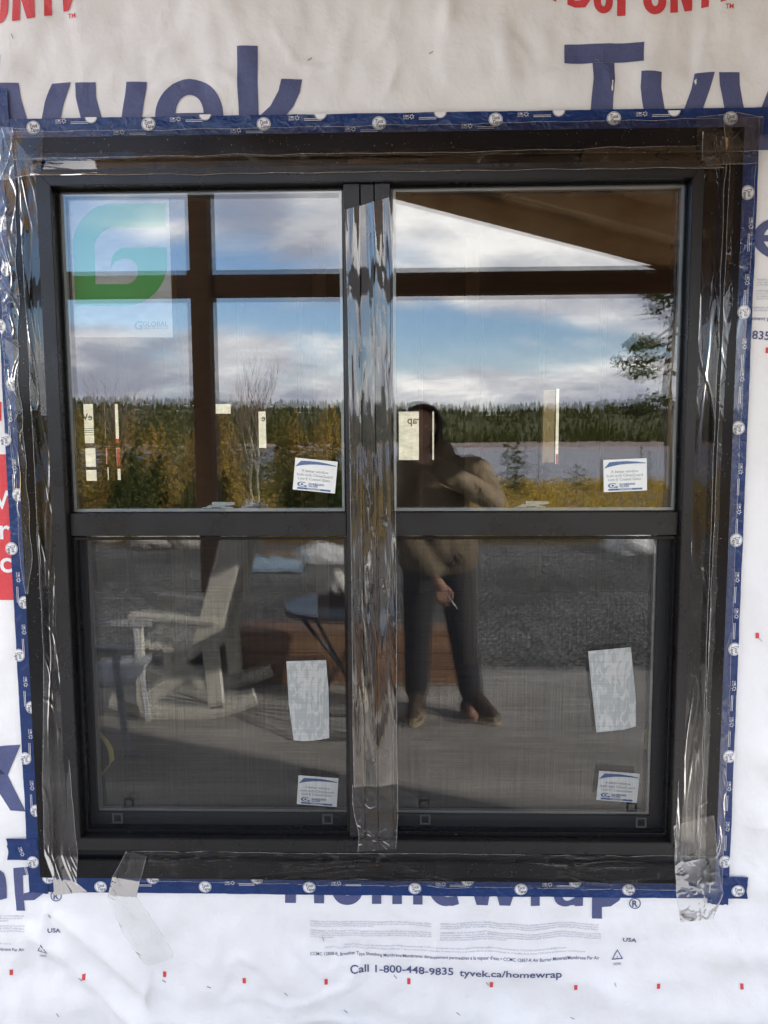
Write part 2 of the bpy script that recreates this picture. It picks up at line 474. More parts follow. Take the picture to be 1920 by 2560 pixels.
def tag(o, label, cat, group=None):
    o['label'] = label; o['category'] = cat
    if group: o['group'] = group
    return o


def structure(o):
    o['kind'] = 'structure'; return o


def stuff(o, label=None, cat=None):
    o['kind'] = 'stuff'
    if label: o['label'] = label
    if cat: o['category'] = cat
    return o


def add_box(bm, x0, x1, y0, y1, z0, z1, bev=0.0, mi=0):
    v = [bm.verts.new((x, y, z)) for z in (z0, z1) for y in (y0, y1) for x in (x0, x1)]
    fs = [(0, 2, 3, 1), (4, 5, 7, 6), (0, 1, 5, 4), (2, 6, 7, 3), (0, 4, 6, 2), (1, 3, 7, 5)]
    out = []
    for f in fs:
        fc = bm.faces.new([v[i] for i in f]); fc.material_index = mi; out.append(fc)
    if bev:
        es = list({e for f in out for e in f.edges})
        bmesh.ops.bevel(bm, geom=es, offset=bev, segments=2, affect='EDGES', profile=0.5)
    return out


def box(name, x0, x1, y0, y1, z0, z1, m, parent=None, bev=0.0):
    bm = bmesh.new(); add_box(bm, x0, x1, y0, y1, z0, z1, bev)
    return bm_obj(name, bm, m, parent)


def add_bar(bm, a, b, w, h, up=(0, 0, 1), bev=0.0):
    """rectangular bar from a to b, w across, h along the up direction"""
    a = Vector(a); b = Vector(b); t = (b - a).normalized(); u = Vector(up)
    s = t.cross(u)
    if s.length < 1e-4: s = t.cross(Vector((1, 0, 0)))
    s.normalize(); u = s.cross(t).normalized()
    v = [bm.verts.new(p + s * sx * w / 2 + u * sz * h / 2) for p in (a, b) for sx, sz in ((-1, -1), (1, -1), (1, 1), (-1, 1))]
    out = [bm.faces.new([v[i] for i in f]) for f in ((3, 2, 1, 0), (4, 5, 6, 7), (0, 1, 5, 4), (1, 2, 6, 5), (2, 3, 7, 6), (3, 0, 4, 7))]
    if bev:
        bmesh.ops.bevel(bm, geom=list({e for f in out for e in f.edges}), offset=bev, segments=1, affect='EDGES')


def bar(name, a, b, w, h, m, parent=None, up=(0, 0, 1), bev=0.004):
    bm = bmesh.new(); add_bar(bm, a, b, w, h, up, bev)
    return bm_obj(name, bm, m, parent)


def add_tube(bm, pts, rad, n=8, cap=True):
    pts = [Vector(p) for p in pts]
    rads = rad if isinstance(rad, (list, tuple)) else [rad] * len(pts)
    rings = []
    for i, p in enumerate(pts):
        t = (pts[min(i + 1, len(pts) - 1)] - pts[max(i - 1, 0)]).normalized()
        u = Vector((0, 0, 1)) if abs(t.z) < 0.9 else Vector((1, 0, 0))
        s = t.cross(u).normalized(); u = s.cross(t)
        rings.append([bm.verts.new(p + (s * cos(2 * pi * k / n) + u * sin(2 * pi * k / n)) * rads[i]) for k in range(n)])
    for a, b in zip(rings, rings[1:]):
        for k in range(n):
            bm.faces.new((a[k], a[(k + 1) % n], b[(k + 1) % n], b[k]))
    if cap:
        bm.faces.new(rings[0][::-1]); bm.faces.new(rings[-1])


def tube(name, pts, rad, m, parent=None, n=8):
    bm = bmesh.new(); add_tube(bm, pts, rad, n)
    return bm_obj(name, bm, m, parent, True)


def copy_tree(o, parent=None):
    c = o.copy(); COL.objects.link(c)
    if parent is not None: c.parent = parent
    for ch in list(o.children): copy_tree(ch, c)
    return c


# ------------------------------------------------------------------ lettering
_tcache = {}


def text_geo(s, bold=0.0, res=3, space=1.0):
    """outline of a word in the built-in face, size 1: list of (x, y), faces, width"""
    key = (s, bold, res, space)
    if key in _tcache: return _tcache[key]
    cu = bpy.data.curves.new('lettering', 'FONT'); cu.body = s; cu.size = 1.0; cu.resolution_u = res
    cu.offset = bold; cu.space_character = space
    ob = bpy.data.objects.new('lettering', cu); COL.objects.link(ob)
    dg = bpy.context.evaluated_depsgraph_get(); dg.update()
    me = bpy.data.meshes.new_from_object(ob.evaluated_get(dg))
    vs_ = [(v.co.x, v.co.y) for v in me.vertices]; fs = [tuple(p.vertices) for p in me.polygons]
    bpy.data.objects.remove(ob); bpy.data.curves.remove(cu); bpy.data.meshes.remove(me)
    x0 = min(v[0] for v in vs_); x1 = max(v[0] for v in vs_)
    vs_ = [(x - x0, y) for x, y in vs_]
    _tcache[key] = (vs_, fs, x1 - x0)
    return _tcache[key]


class Flat:
    """collects flat outlines given in (x, z) of the wall"""
    def __init__(self): self.v = []; self.f = []; self.mi = []; self.cuts = []

    def cut(self): self.cuts.append(len(self.f))

    def poly(self, pts, mi=0):
        b = len(self.v); self.v += [tuple(p) for p in pts]; self.f.append(tuple(range(b, b + len(pts)))); self.mi.append(mi)

    def strip(self, left, right, mi=0):
        for i in range(len(left) - 1):
            self.poly([left[i], right[i], right[i + 1], left[i + 1]], mi)

    def text(self, s, x, z, height, bold=0.0, width=None, ang=0.0, align='L', mi=0, res=3, slant=0.0):
        vs_, fs, w = text_geo(s, bold, res)
        k = height / 0.70          # capital height of the built-in face is about 0.70 of its size
        kx = k if width is None else width / w
        off = -w * kx / 2 if align == 'C' else 0.0
        b = len(self.v); ca, sa = cos(ang), sin(ang)
        for (px, py) in vs_:
            a = px * kx + off + py * k * slant; c = py * k
            self.v.append((x + a * ca - c * sa, z + a * sa + c * ca))
        for f in fs:
            self.f.append(tuple(i + b for i in f)); self.mi.append(mi)

    def ellipse(self, x, z, rx, rz, n=28, mi=0, inner=None, a0=0.0, a1=2 * pi, ang=0.0):
        ca, sa = cos(ang), sin(ang)

        def pt(r_x, r_z, t):
            a, c = r_x * cos(t), r_z * sin(t)
            return (x + a * ca - c * sa, z + a * sa + c * ca)
        ts = [a0 + (a1 - a0) * i / n for i in range(n + 1)]
        if inner is None:
            self.poly([pt(rx, rz, t) for t in ts[:-1]], mi)
        else:
            self.strip([pt(rx, rz, t) for t in ts], [pt(inner[0], inner[1], t) for t in ts], mi)

    def build(self, name, mats, parent, y, lift=None, grid=None):
        if self.cuts:        # one object for each letter or line
            last = None
            for a_, b_ in zip([0] + self.cuts, self.cuts + [len(self.f)]):
                if b_ <= a_: continue
                sub = Flat(); remap = {}
                for f, mi in zip(self.f[a_:b_], self.mi[a_:b_]):
                    for i in f:
                        if i not in remap: remap[i] = len(sub.v); sub.v.append(self.v[i])
                    sub.f.append(tuple(remap[i] for i in f)); sub.mi.append(mi)
                last = sub.build(name, mats, parent, y, lift, grid)
            return last
        bm = bmesh.new()
        vv = [bm.verts.new((p[0], 0, p[1])) for p in self.v]
        for f, mi in zip(self.f, self.mi):
            try:
                fc = bm.faces.new([vv[i] for i in f]); fc.material_index = mi
            except ValueError:
                pass
        if grid:
            xs = [p[0] for p in self.v]; zs = [p[1] for p in self.v]
            for ax, lo, hi in ((0, min(xs), max(xs)), (2, min(zs), max(zs))):
                q = math.floor(lo / grid) * grid + grid
                while q < hi:
                    no = [0, 0, 0]; no[ax] = 1; co = [0, 0, 0]; co[ax] = q
                    bmesh.ops.bisect_plane(bm, geom=bm.verts[:] + bm.edges[:] + bm.faces[:], plane_co=co, plane_no=no)
                    q += grid
        for v in bm.verts:
            v.co.y = y + (lift(v.co.x, v.co.z) if lift else 0.0)
        bm.normal_update()
        for f in bm.faces:
            if f.normal.y > 0: f.normal_flip()
        return bm_obj(name, bm, mats, parent)


def P(*uv):
    return [(W(u, v).x, W(u, v).z) for u, v in uv]

# ------------------------------------------------------------------ ground, lake, far wood
GZ = -0.55


def smooth01(t):
    t = min(1.0, max(0.0, t)); return t * t * (3 - 2 * t)


def ground_z(x, y):
    r = -y
    if r < 13: return GZ
    bumpy = 0.35 * noise.noise(Vector((x * 0.11, y * 0.11, 3.0)))
    z = GZ + (-3.3 - GZ) * smooth01((r - 13) / 82) + bumpy * smooth01((r - 13) / 8)
    shore = 290 + 22 * noise.noise(Vector((x * 0.006, 1.7, 0.0))) - 0.05 * x
    if r > shore - 6:
        z = -3.3 + 2.4 * smooth01((r - shore + 6) / 14) + (18.0 - 0.02 * max(-160, min(160, x))) * smooth01((r - shore - 5) / 120) + 1.2 * noise.noise(Vector((x * 0.012, y * 0.012, 9.0))) * smooth01((r - shore) / 40)
    return z


xs = [-1200, -700, -450, -330, -260, -210, -170, -140, -115, -95, -78, -64] + list(range(-54, 55, 3)) + [64, 78, 95, 115, 140, 170, 210, 260, 330, 450, 700, 1200]
ys = [600, 200, 60, 12, 6.5, 0, -6] + [-13 - 0.01] + list(range(-15, -70, -3)) + [-80, -110, -160, -220, -250, -262, -270, -278, -284, -290, -296, -302, -310, -320, -335, -350, -370, -400, -450, -560, -800, -1400]
gv = [(x, y, ground_z(x, y)) for y in ys for x in xs]
gf, gm = [], []
nx = len(xs)
for j in range(len(ys) - 1):
    for i in range(nx - 1):
        gf.append((j * nx + i, j * nx + i + 1, (j + 1) * nx + i + 1, (j + 1) * nx + i))
        yc = (ys[j] + ys[j + 1]) / 2; zc = sum(gv[k][2] for k in gf[-1]) / 4
        gm.append(0 if yc > -13.2 else (1 if yc > -120 else (2 if zc < -0.6 else 3)))
ground = mesh_obj('ground', gv, [f[::-1] for f in gf], [M_GRAVEL, M_EARTH, M_SHORE, M_FARHILL], smooth=True)
ground.data.polygons.foreach_set('material_index', gm)
structure(ground)
lake = mesh_obj('lake', [(-1100, -34, -2.6), (1100, -34, -2.6), (1100, -420, -2.6), (-1100, -420, -2.6)], [(0, 3, 2, 1)], M_WATER)
structure(lake)

RNG = np.random.default_rng(7)


def tri_mesh(name, tris, m, parent=None):
    n_ = len(tris)
    me = bpy.data.meshes.new(name)
    me.vertices.add(n_ * 3); me.loops.add(n_ * 3); me.polygons.add(n_)
    me.vertices.foreach_set('co', np.asarray(tris, dtype=np.float32).reshape(-1))
    me.loops.foreach_set('vertex_index', np.arange(n_ * 3, dtype=np.int32))
    me.polygons.foreach_set('loop_start', np.arange(0, n_ * 3, 3, dtype=np.int32))
    me.polygons.foreach_set('loop_total', np.full(n_, 3, dtype=np.int32))
    me.update(calc_edges=True); me.validate()
    return link(name, me, m, parent)


def far_wood():
    T = []
    n_ = 5200
    x = RNG.uniform(-250, 260, n_); back = RNG.random(n_) ** 1.3 * 130
    for i in range(n_):
        sh = 290 + 22 * noise.noise(Vector((x[i] * 0.006, 1.7, 0.0))) - 0.05 * x[i]
        y = -(sh + 6 + back[i]); z = ground_z(x[i], y) - 0.3
        h = RNG.uniform(2.4, 4.4) * (1.35 if RNG.random() < 0.07 else 1.0) * (1.0 + 0.45 * noise.noise(Vector((x[i] * 0.035, y * 0.03, 2.0)))); w = h * RNG.uniform(0.2, 0.34)
        if RNG.random() < 0.06: w *= 0.4; h *= 1.15
        for k in range(4):
            zb = z + h * (0.06 + 0.22 * k); zt = z + h * min(1.0, 0.42 + 0.22 * k); rr = w * (1.0 - 0.22 * k)
            a0 = RNG.uniform(0, 6.28)
            for q in range(5):
                a, b = a0 + q * 1.2566, a0 + (q + 1) * 1.2566
                ra, rb = rr * RNG.uniform(0.65, 1.25), rr * RNG.uniform(0.65, 1.25)
                T.append(((x[i] + ra * cos(a), y + ra * sin(a), zb + RNG.uniform(-.3, .3)), (x[i] + rb * cos(b), y + rb * sin(b), zb + RNG.uniform(-.3, .3)), (x[i] + RNG.uniform(-.1, .1), y, zt)))
    return tri_mesh('far_wood', T, M_FARTREE)


stuff(far_wood(), 'dark conifer forest covering the far shore of the lake', 'forest')


def conifer_tris(seed, h, spread, levels, per, size, droop, bare=0.08, tip=0.9, gap=0.0):
    g = np.random.default_rng(seed); T = []; B = []
    for L in range(levels):
        f = bare + (1 - bare) * (L + g.uniform(0, 0.8)) / levels
        if f > 0.99: continue
        nb = g.integers(4, 8)
        for q in range(nb):
            if g.random() < gap: continue
            a = g.uniform(0, 2 * pi); ln = spread * (1 - f) ** tip * g.uniform(0.55, 1.2) + 0.05
            d = np.array([cos(a), sin(a), 0.0]); side = np.array([-sin(a), cos(a), 0.0])
            base = np.array([0, 0, h * f])
            tipp = base + d * ln + np.array([0, 0, -droop * ln + 0.25 * ln * g.uniform(-0.3, 0.5)])
            B.append((base, tipp))
            n_ = max(3, int(per * (0.35 + ln / spread)))
            t = g.uniform(0.12, 1.0, n_)
            for tt in t:
                c = base + (tipp - base) * tt + side * g.normal(0, 0.10 * ln * (1.1 - 0.5 * tt)) + np.array([0, 0, g.normal(0, 0.03)])
                s = size * g.uniform(0.6, 1.4)
                v = g.normal(0, 1, (2, 3)); v /= np.linalg.norm(v, axis=1)[:, None]
                T.append((c - v[0] * s * 0.5, c + v[0] * s * 0.5, c + v[1] * s * 1.1))
    for k in range(10):
        c = np.array([0, 0, h * (0.93 + 0.07 * k / 10)]); v = g.normal(0, 1, (2, 3)) * 0.5
        T.append((c - v[0] * size * .5, c + v[0] * size * .5, c + np.array([0, 0, size])))
    return T, B


def conifer(name, label, group, seed, h, spread, levels, per, size, droop, m, **kw):
    t = thing(name, label, 'tree', group=group)
    T, B = conifer_tris(seed, h, spread, levels, per, size, droop, **kw)
    tri_mesh('crown', T, m, t)
    bm = bmesh.new()
    add_tube(bm, [(0, 0, -0.3), (0, 0, h * 0.5), (0, 0, h * 0.98)], [h * 0.018 + 0.01, h * 0.010 + 0.006, 0.004], 6)
    for a, b in B:
        mid = (a + b) / 2 + np.array([0, 0, 0.02])
        add_tube(bm, [a, mid, b], [0.010, 0.007, 0.003], 3, cap=False)
    bm_obj('trunk', bm, M_BARK, t)
    return t


def place(o, u, r, s=1.0, rot=0.0, dx=0.0):
    p = W(u, 1250, r); x = p.x + dx
    o.location = (x, -r, ground_z(x, -r)); o.scale = (s, s, s); o.rotation_euler = (0, 0, rot)
    return o


rnd = random.Random(11)
larch = [conifer('larch_tree', 'golden larch tree standing in the thicket reflected behind the yard', 'golden larches mirrored in the glass', 20 + k, 4.4, 1.25, 30, 34, 0.085, 0.10 + 0.05 * k, M_LARCH) for k in range(4)]
spots = []
for row, (r, n_, s0, s1) in enumerate(((17.5, 8, 0.42, 0.60), (22, 10, 0.55, 0.75), (28, 12, 0.60, 0.80), (35, 12, 0.65, 0.9))):
    for i in range(n_):
        u = 60 + (860 - 60) * (i + 0.5) / n_ + rnd.uniform(-28, 28)
        spots.append((u, r + rnd.uniform(-1.8, 1.8), rnd.uniform(s0, s1)))
for i, (u, r, s) in enumerate(spots):
    o = larch[i] if i < 4 else copy_tree(larch[i % 4])
    place(o, u, r, s, rnd.uniform(0, 6.3))
spruce = [conifer('young_spruce', 'small dark green spruce growing at the edge of the gravel', 'young spruces by the gravel', 40 + k, 2.3, 0.85, 26, 40, 0.075, 0.22, M_SPRUCE) for k in range(2)]
for i, (u, r, s) in enumerate(((345, 15.4, 0.86), (405, 16, 0.75), (300, 16.5, 0.6), (740, 15.2, 0.62), (800, 15.0, 0.75), (850, 14.8, 0.8), (560, 16.5, 0.6), (480, 15.6, 0.55))):
    o = spruce[i] if i < 2 else copy_tree(spruce[i % 2])
    place(o, u, r, s, rnd.uniform(0, 6.3))
lake_spruce = conifer('lakeside_spruce', 'thin young spruce silhouetted against the lake', 'thin spruces against the lake', 60, 3.0, 0.55, 20, 16, 0.08, 0.15, M_SPRUCE, gap=0.3)
place(lake_spruce, 1268, 29, 0.95, 0.3)
for u, r, s in ((1292, 30, 0.85), (1600, 34, 0.7)):
    place(copy_tree(lake_spruce), u, r, s, rnd.uniform(0, 6.3))
dead = conifer('scrubby_spruce', 'low wind-bent spruce with thin branches in front of the lake', None, 71, 1.5, 0.9, 9, 7, 0.07, -0.05, M_SPRUCE, gap=0.3, bare=0.35, tip=0.5)
place(dead, 1440, 26, 0.9)
brown = conifer('bare_larch', 'small bare brown larch leaning by the lake shore', None, 73, 1.9, 0.8, 10, 5, 0.06, 0.2, M_TWIG, gap=0.35)
place(brown, 1345, 29, 0.95)

# the big pine at the right edge
pine = thing('pine_tree', 'tall open-branched dark pine at the right edge of the reflected lake view', 'tree')


def make_pine():
    g = np.random.default_rng(5); T = []; bm = bmesh.new(); H = 7.2
    tr = [(0, 0, -0.4), (0.05, 0, 1.5), (-0.08, 0, 3.2), (0.06, 0, 5.0), (0.0, 0, H)]
    add_tube(bm, tr, [0.15, 0.12, 0.09, 0.055, 0.012], 8)
    for k in range(34):
        f = 0.37 + 0.61 * (k + g.uniform(-1.6, 1.6)) / 34
        f = min(0.985, max(0.34, f))
        a = g.uniform(0, 2 * pi) if k % 3 else pi + g.uniform(-0.5, 0.5)
        ln = (1.6 * (1 - f) ** 0.8 + 0.22) * g.uniform(0.7, 1.15)
        d = np.array([cos(a), sin(a), 0.0]); base = np.array([0, 0, H * f]); s = np.array([-sin(a), cos(a), 0])
        dr = g.uniform(-0.1, 0.45); pts = [base, base + d * ln * .5 + np.array([0, 0, -.10 * ln - dr * ln * .4]), base + d * ln + np.array([0, 0, -.05 * ln - dr * ln * .7])]
        add_tube(bm, pts, [0.03, 0.018, 0.006], 4, cap=False)
        for q in range(int(2 + ln * 3.4)):
            t = g.uniform(0.3, 1.0); c0 = base + d * ln * t + np.array([0, 0, -.09 * ln - dr * ln * .7 * t]) + s * g.normal(0, 0.16 * ln)
            add_tube(bm, [base + d * ln * max(0.15, t - .25) + np.array([0, 0, -.08 * ln]), c0 + np.array([0, 0, .06])], [0.010, 0.004], 3, cap=False)
            for w in range(26):
                c = c0 + g.normal(0, 1, 3) * np.array([0.085, 0.085, 0.05]) + np.array([0, 0, .06]); v = g.normal(0, 1, (2, 3)); v /= np.linalg.norm(v, axis=1)[:, None]
                T.append((c - v[0] * 0.026, c + v[0] * 0.026, c + v[1] * 0.11))
    bm_obj('trunk', bm, M_BARK, pine)
    tri_mesh('crown', T, M_SPRUCE, pine)


make_pine()
pp = W(1668, 1250, 13.0); pine.location = (pp.x, -13.0, GZ - 0.1)


def bare_tree(name, label, m, m2, seed, h, first, spread, depth, rad):
    t = thing(name, label, 'tree'); g = random.Random(seed)
    bm1 = bmesh.new(); bm2 = bmesh.new()

    def grow(p, d, ln, r, lev):
        pts = [p]; q = p.copy(); dd = d.copy()
        for k in range(3):
            dd = (dd + Vector((g.gauss(0, .10), g.gauss(0, .10), .06))).normalized(); q = q + dd * ln / 3; pts.append(q.copy())
        add_tube(bm1 if lev < 2 else bm2, pts, [r, r * .85, r * .7, r * .55], 6 if lev < 2 else 3, cap=False)
        if lev >= depth: return
        for k in range(g.choice((3, 4)) if lev else first):
            s = pts[g.choice((1, 2, 3))] if lev else pts[g.choice((1, 2, 3))]
            a = g.uniform(0, 6.28); sp = spread * g.uniform(0.6, 1.3)
            nd = (dd + Vector((cos(a) * sp, sin(a) * sp * 0.8, g.uniform(-.05, .25)))).normalized()
            grow(s, nd, ln * g.uniform(0.6, 0.8), r * 0.55, lev + 1)
    grow(Vector((0, 0, -0.2)), Vector((0, 0, 1)), h * 0.45, rad, 0)
    bm_obj('trunk', bm1, m, t); bm_obj('twigs', bm2, m2, t)
    return t


birch = bare_tree('birch_tree', 'bare white-stemmed birch forking low in the middle of the left pane', M_BIRCH, M_TWIG, 8, 4.2, 5, 0.42, 4, 0.05)
place(birch, 655, 16.5, 0.80, 0.4)
bt = bare_tree('bare_tree', 'leafless grey tree rising above the larches at far left', M_TWIG, M_TWIG, 15, 5.6, 5, 0.5, 4, 0.05)
place(bt, 290, 25, 0.78, 0.2)


def scrub():
    T = []; g = RNG
    for i in range(5200):
        r = 13.4 + 48 * g.random() ** 1.6; x = g.uniform(-0.62, 0.62) * (r + 2)
        if x < -1 and g.random() < 0.35: continue
        z = ground_z(x, -r); hgt = g.uniform(0.12, 0.55) * (1.0 if r > 16 else 0.8)
        for k in range(9):
            c = np.array([x, -r, z]) + g.normal(0, 1, 3) * np.array([0.16, 0.16, 0.0]) + np.array([0, 0, hgt * g.random()])
            v = g.normal(0, 1, (2, 3)); v /= np.linalg.norm(v, axis=1)[:, None]; s = 0.05 + 0.002 * r
            T.append((c - v[0] * s * .5, c + v[0] * s * .5, c + v[1] * s * 1.3))
    return tri_mesh('scrub', T, M_SCRUB)


stuff(scrub(), 'low yellow-brown scrub covering the ground between yard and lake', 'scrub')


def boulder(name, label, u, v_px, r, w, h, seed):
    bm = bmesh.new(); bmesh.ops.create_icosphere(bm, subdivisions=4, radius=1.0)
    for v in bm.verts:
        n_ = noise.noise(v.co * 1.3 + Vector((seed, 0, 0))) * 0.32 + noise.noise(v.co * 3.1 + Vector((0, seed, 0))) * 0.12
        v.co = Vector((v.co.x * w / 2, v.co.y * w / 2.3, max(-0.35, v.co.z) * h)) * (1 + n_)
    o = bm_obj(name, bm, M_ROCK, None, True)
    p = W(u, v_px, r); o.location = (p.x, -r, GZ + 0.1)
    return tag(o, label, 'boulder')


boulder('boulder', 'pale rounded boulder at the left edge of the gravel yard', 248, 1360, 13.6, 0.8, 0.34, 2.0)
boulder('boulder', 'low flat boulder, second from the left along the gravel', 375, 1370, 12.6, 0.75, 0.20, 5.0)
boulder('boulder', 'tall grey boulder behind the rocking chair', 470, 1360, 13.0, 0.95, 0.50, 9.0)

# ------------------------------------------------------------------ deck
DZ = -0.05
deck = structure(thing('deck', 'weathered grey board deck in front of the wall', 'deck'))
del deck['category']
proto = None
for i in range(24):
    y1 = -0.004 - i * 0.1375
    bm = bmesh.new(); add_box(bm, -5.0, 2.7, y1 - 0.1315, y1, DZ - 0.035, DZ + rnd.uniform(-0.0015, 0.0015), 0.003)
    bm_obj('board', bm, M_DECK, deck)
box('rim_board', -5.0, 2.7, -3.345, -3.307, DZ - 0.24, DZ - 0.03, M_CEDAR, deck)

# ------------------------------------------------------------------ porch
porch = thing('porch_frame', 'open timber porch with gable truss, post and board roof', 'porch')
RX, RZ0, SL = -1.31, 3.46, 0.26
EAVE_R, EAVE_L = 2.5, -5.1


def roof_z(x): return RZ0 - SL * abs(x - RX)


bar('post', (RX, -3.2, DZ), (RX, -3.2, roof_z(RX) + 0.02), 0.14, 0.14, M_WOOD, porch, up=(0, 1, 0))
for x in (2.25, -4.85):
    bar('post', (x, -3.2, DZ), (x, -3.2, 2.51), 0.14, 0.14, M_WOOD, porch, up=(0, 1, 0))
bar('beam', (-5.0, -3.2, 2.598), (2.4, -3.2, 2.598), 0.09, 0.165, M_WOOD, porch)
for x in (2.25, -4.85):
    bar('side_beam', (x, -3.12, 2.375), (x, -0.05, 2.375), 0.09, 0.19, M_WOOD, porch)  # out of view; depth set so the right one shades the upper jacket
for y in (-3.21, -2.6, -1.95, -1.3, -0.65, -0.08):
    for s, e in ((1, EAVE_R), (-1, EAVE_L)):
        bar('rafter', (RX + s * 0.02, y, roof_z(RX) + 0.068), (e, y, roof_z(e) + 0.068), 0.04, 0.14, M_SHEATH, porch, up=(0, 0, 1))
    if y > -3.0 and y < -0.2:
        pass
for a, b in (((RX - 0.1, 2.7), (-3.0, 3.0)), ((RX + 0.1, 2.7), (0.35, 3.02)), ((0.35, 2.69), (0.35, 3.02)), ((-3.0, 2.69), (-3.0, 3.0))):
    bar('web', (a[0], -3.235, a[1]), (b[0], -3.235, b[1]), 0.03, 0.07, M_WOOD, porch) if False else None
nb = 14
for s, e in ((1, EAVE_R + 0.05),):      # unseen left half kept open to let more skylight onto the wall
    L = abs(e - RX)
    for i in range(nb):
        x0 = RX + s * (L * i / nb + 0.004); x1 = RX + s * (L * (i + 1) / nb - 0.004)
        bar('roof_board', ((x0 + x1) / 2, -3.45, roof_z((x0 + x1) / 2) + 0.152), ((x0 + x1) / 2, 0.0, roof_z((x0 + x1) / 2) + 0.152), abs(x1 - x0) * sqrt(1 + SL * SL), 0.018, M_SHEATH, porch,
            up=(s * SL, 0, 1), bev=0)
mesh_obj('roof_felt', [(RX, -3.5, RZ0 + 0.175), (EAVE_R + .1, -3.5, roof_z(EAVE_R + .1) + 0.175), (EAVE_R + .1, 0, roof_z(EAVE_R + .1) + 0.175), (RX, 0, RZ0 + 0.175)], [(0, 1, 2, 3)], M_DARKVINYL, porch)
# ------------------------------------------------------------------ house
HOLE = (-0.935, 0.772, 0.470, 2.286)
house = thing('house', 'framed house wall under construction behind the window', 'house')


def wall_holes(name, axis_y, thick, X, Z, holes, m, parent):
    xs_ = sorted({X[0], X[1], *[h[0] for h in holes], *[h[1] for h in holes]}); zs_ = sorted({Z[0], Z[1], *[h[2] for h in holes], *[h[3] for h in holes]})
    bm = bmesh.new()
    solid = lambda i, j: 0 <= i < len(xs_) - 1 and 0 <= j < len(zs_) - 1 and not any(h[0] - 1e-6 <= xs_[i] and xs_[i + 1] <= h[1] + 1e-6 and h[2] - 1e-6 <= zs_[j] and zs_[j + 1] <= h[3] + 1e-6 for h in holes)
    y0, y1 = axis_y, axis_y + thick

    def q(*p): bm.faces.new([bm.verts.new(v) for v in p])
    for i in range(len(xs_) - 1):
        for j in range(len(zs_) - 1):
            if not solid(i, j): continue
            a, b, c, d_ = xs_[i], xs_[i + 1], zs_[j], zs_[j + 1]
            q((a, y0, c), (b, y0, c), (b, y0, d_), (a, y0, d_)); q((a, y1, c), (a, y1, d_), (b, y1, d_), (b, y1, c))
            if not solid(i - 1, j): q((a, y0, c), (a, y0, d_), (a, y1, d_), (a, y1, c))
            if not solid(i + 1, j): q((b, y0, c), (b, y1, c), (b, y1, d_), (b, y0, d_))
            if not solid(i, j - 1): q((a, y0, c), (a, y1, c), (b, y1, c), (b, y0, c))
            if not solid(i, j + 1): q((a, y0, d_), (b, y0, d_), (b, y1, d_), (a, y1, d_))
    bmesh.ops.remove_doubles(bm, verts=bm.verts, dist=1e-5)
    return bm_obj(name, bm, m, parent)


HX0, HX1, HB = -5.2, 3.5, 6.0
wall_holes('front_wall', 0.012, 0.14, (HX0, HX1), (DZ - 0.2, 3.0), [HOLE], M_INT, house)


def rear(u0, v0, u1, v1):
    a = W(u0, v0, HB); b = W(u1, v1, HB); return (a.x, b.x, b.z, a.z)


REAR = [rear(187, 1010, 236, 1108), rear(191, 1121, 240, 1167), rear(194, 1175, 242, 1202),
        rear(259, 1010, 265, 1107), rear(263, 1120, 270, 1160), rear(267, 1168, 272, 1200),
        rear(285, 1010, 298, 1107), rear(289, 1120, 301, 1165), rear(292, 1172, 302, 1200),
        rear(538, 1010, 577, 1034), rear(645, 1029, 666, 1120), rear(997, 1029, 1056, 1150), rear(1081, 1029, 1085, 1150),
        rear(1391, 972, 1396, 1160)]
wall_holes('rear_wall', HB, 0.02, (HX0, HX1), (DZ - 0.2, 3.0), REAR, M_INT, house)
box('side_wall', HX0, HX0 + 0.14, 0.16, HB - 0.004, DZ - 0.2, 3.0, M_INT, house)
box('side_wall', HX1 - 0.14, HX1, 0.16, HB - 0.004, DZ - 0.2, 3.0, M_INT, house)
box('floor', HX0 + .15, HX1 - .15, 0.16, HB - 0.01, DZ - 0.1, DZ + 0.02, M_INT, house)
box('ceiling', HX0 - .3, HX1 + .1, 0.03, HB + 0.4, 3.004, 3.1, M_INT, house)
for x in np.arange(HX0 + 0.5, HX1 - 0.2, 0.61):
    box('stud', x - 0.019, x + 0.019, HB - 0.10, HB - 0.003, DZ + 0.03, 2.95, M_STUD, house)
a, b = W(1359, 975, 0.13), W(1385, 1156, 0.13); box('near_stud', a.x, b.x, 0.13, 0.15, b.z, a.z, M_LIT_PINE, house)  # cut piece of interior stud, moved close behind the glass to catch daylight
box('jamb_liner', 0.6838, 0.6886, 0.0365, 0.066, 1.46, 1.84, M_LIT_PINE, house)
for k, (u, v) in enumerate(((430, 1000), (800, 1000), (1180, 990))):
    p = W(u, v, 3.4); box('stud', p.x - 0.045, p.x + 0.045, 3.4, 3.44, DZ + 0.03, 2.95, M_STUD, house)
rwrap = mesh_obj('rear_wrap', [(HX0, HB + 0.032, DZ), (HX1, HB + 0.032, DZ), (HX1, HB + 0.032, 3.0), (HX0, HB + 0.032, 3.0)], [(0, 1, 2, 3)], M_REARWRAP, house)
fl = Flat()
for s, u, v, hpx in (('eWr', 228, 1050, 17), ('rap', 1052, 1059, 19), ('b', 268, 1050, 17), ('e', 662, 1052, 16)):
    a = W(u, v, HB); k = hpx * (DIST + HB) / FPX
    vs_, fs, w = text_geo(s, 0.01, 2)
    fl.cut(); b0 = len(fl.v)
    for px, py in vs_: fl.v.append((a.x - px * k / .7, a.z + py * k / .7))
    for f in fs: fl.f.append(tuple(i + b0 for i in f)); fl.mi.append(0)
for v in (1072, 1077, 1082, 1088):
    fl.cut(); a = W(190, v, HB); b = W(234, v, HB); fl.poly([(a.x, a.z), (b.x, b.z), (b.x, b.z + .006), (a.x, a.z + .006)])
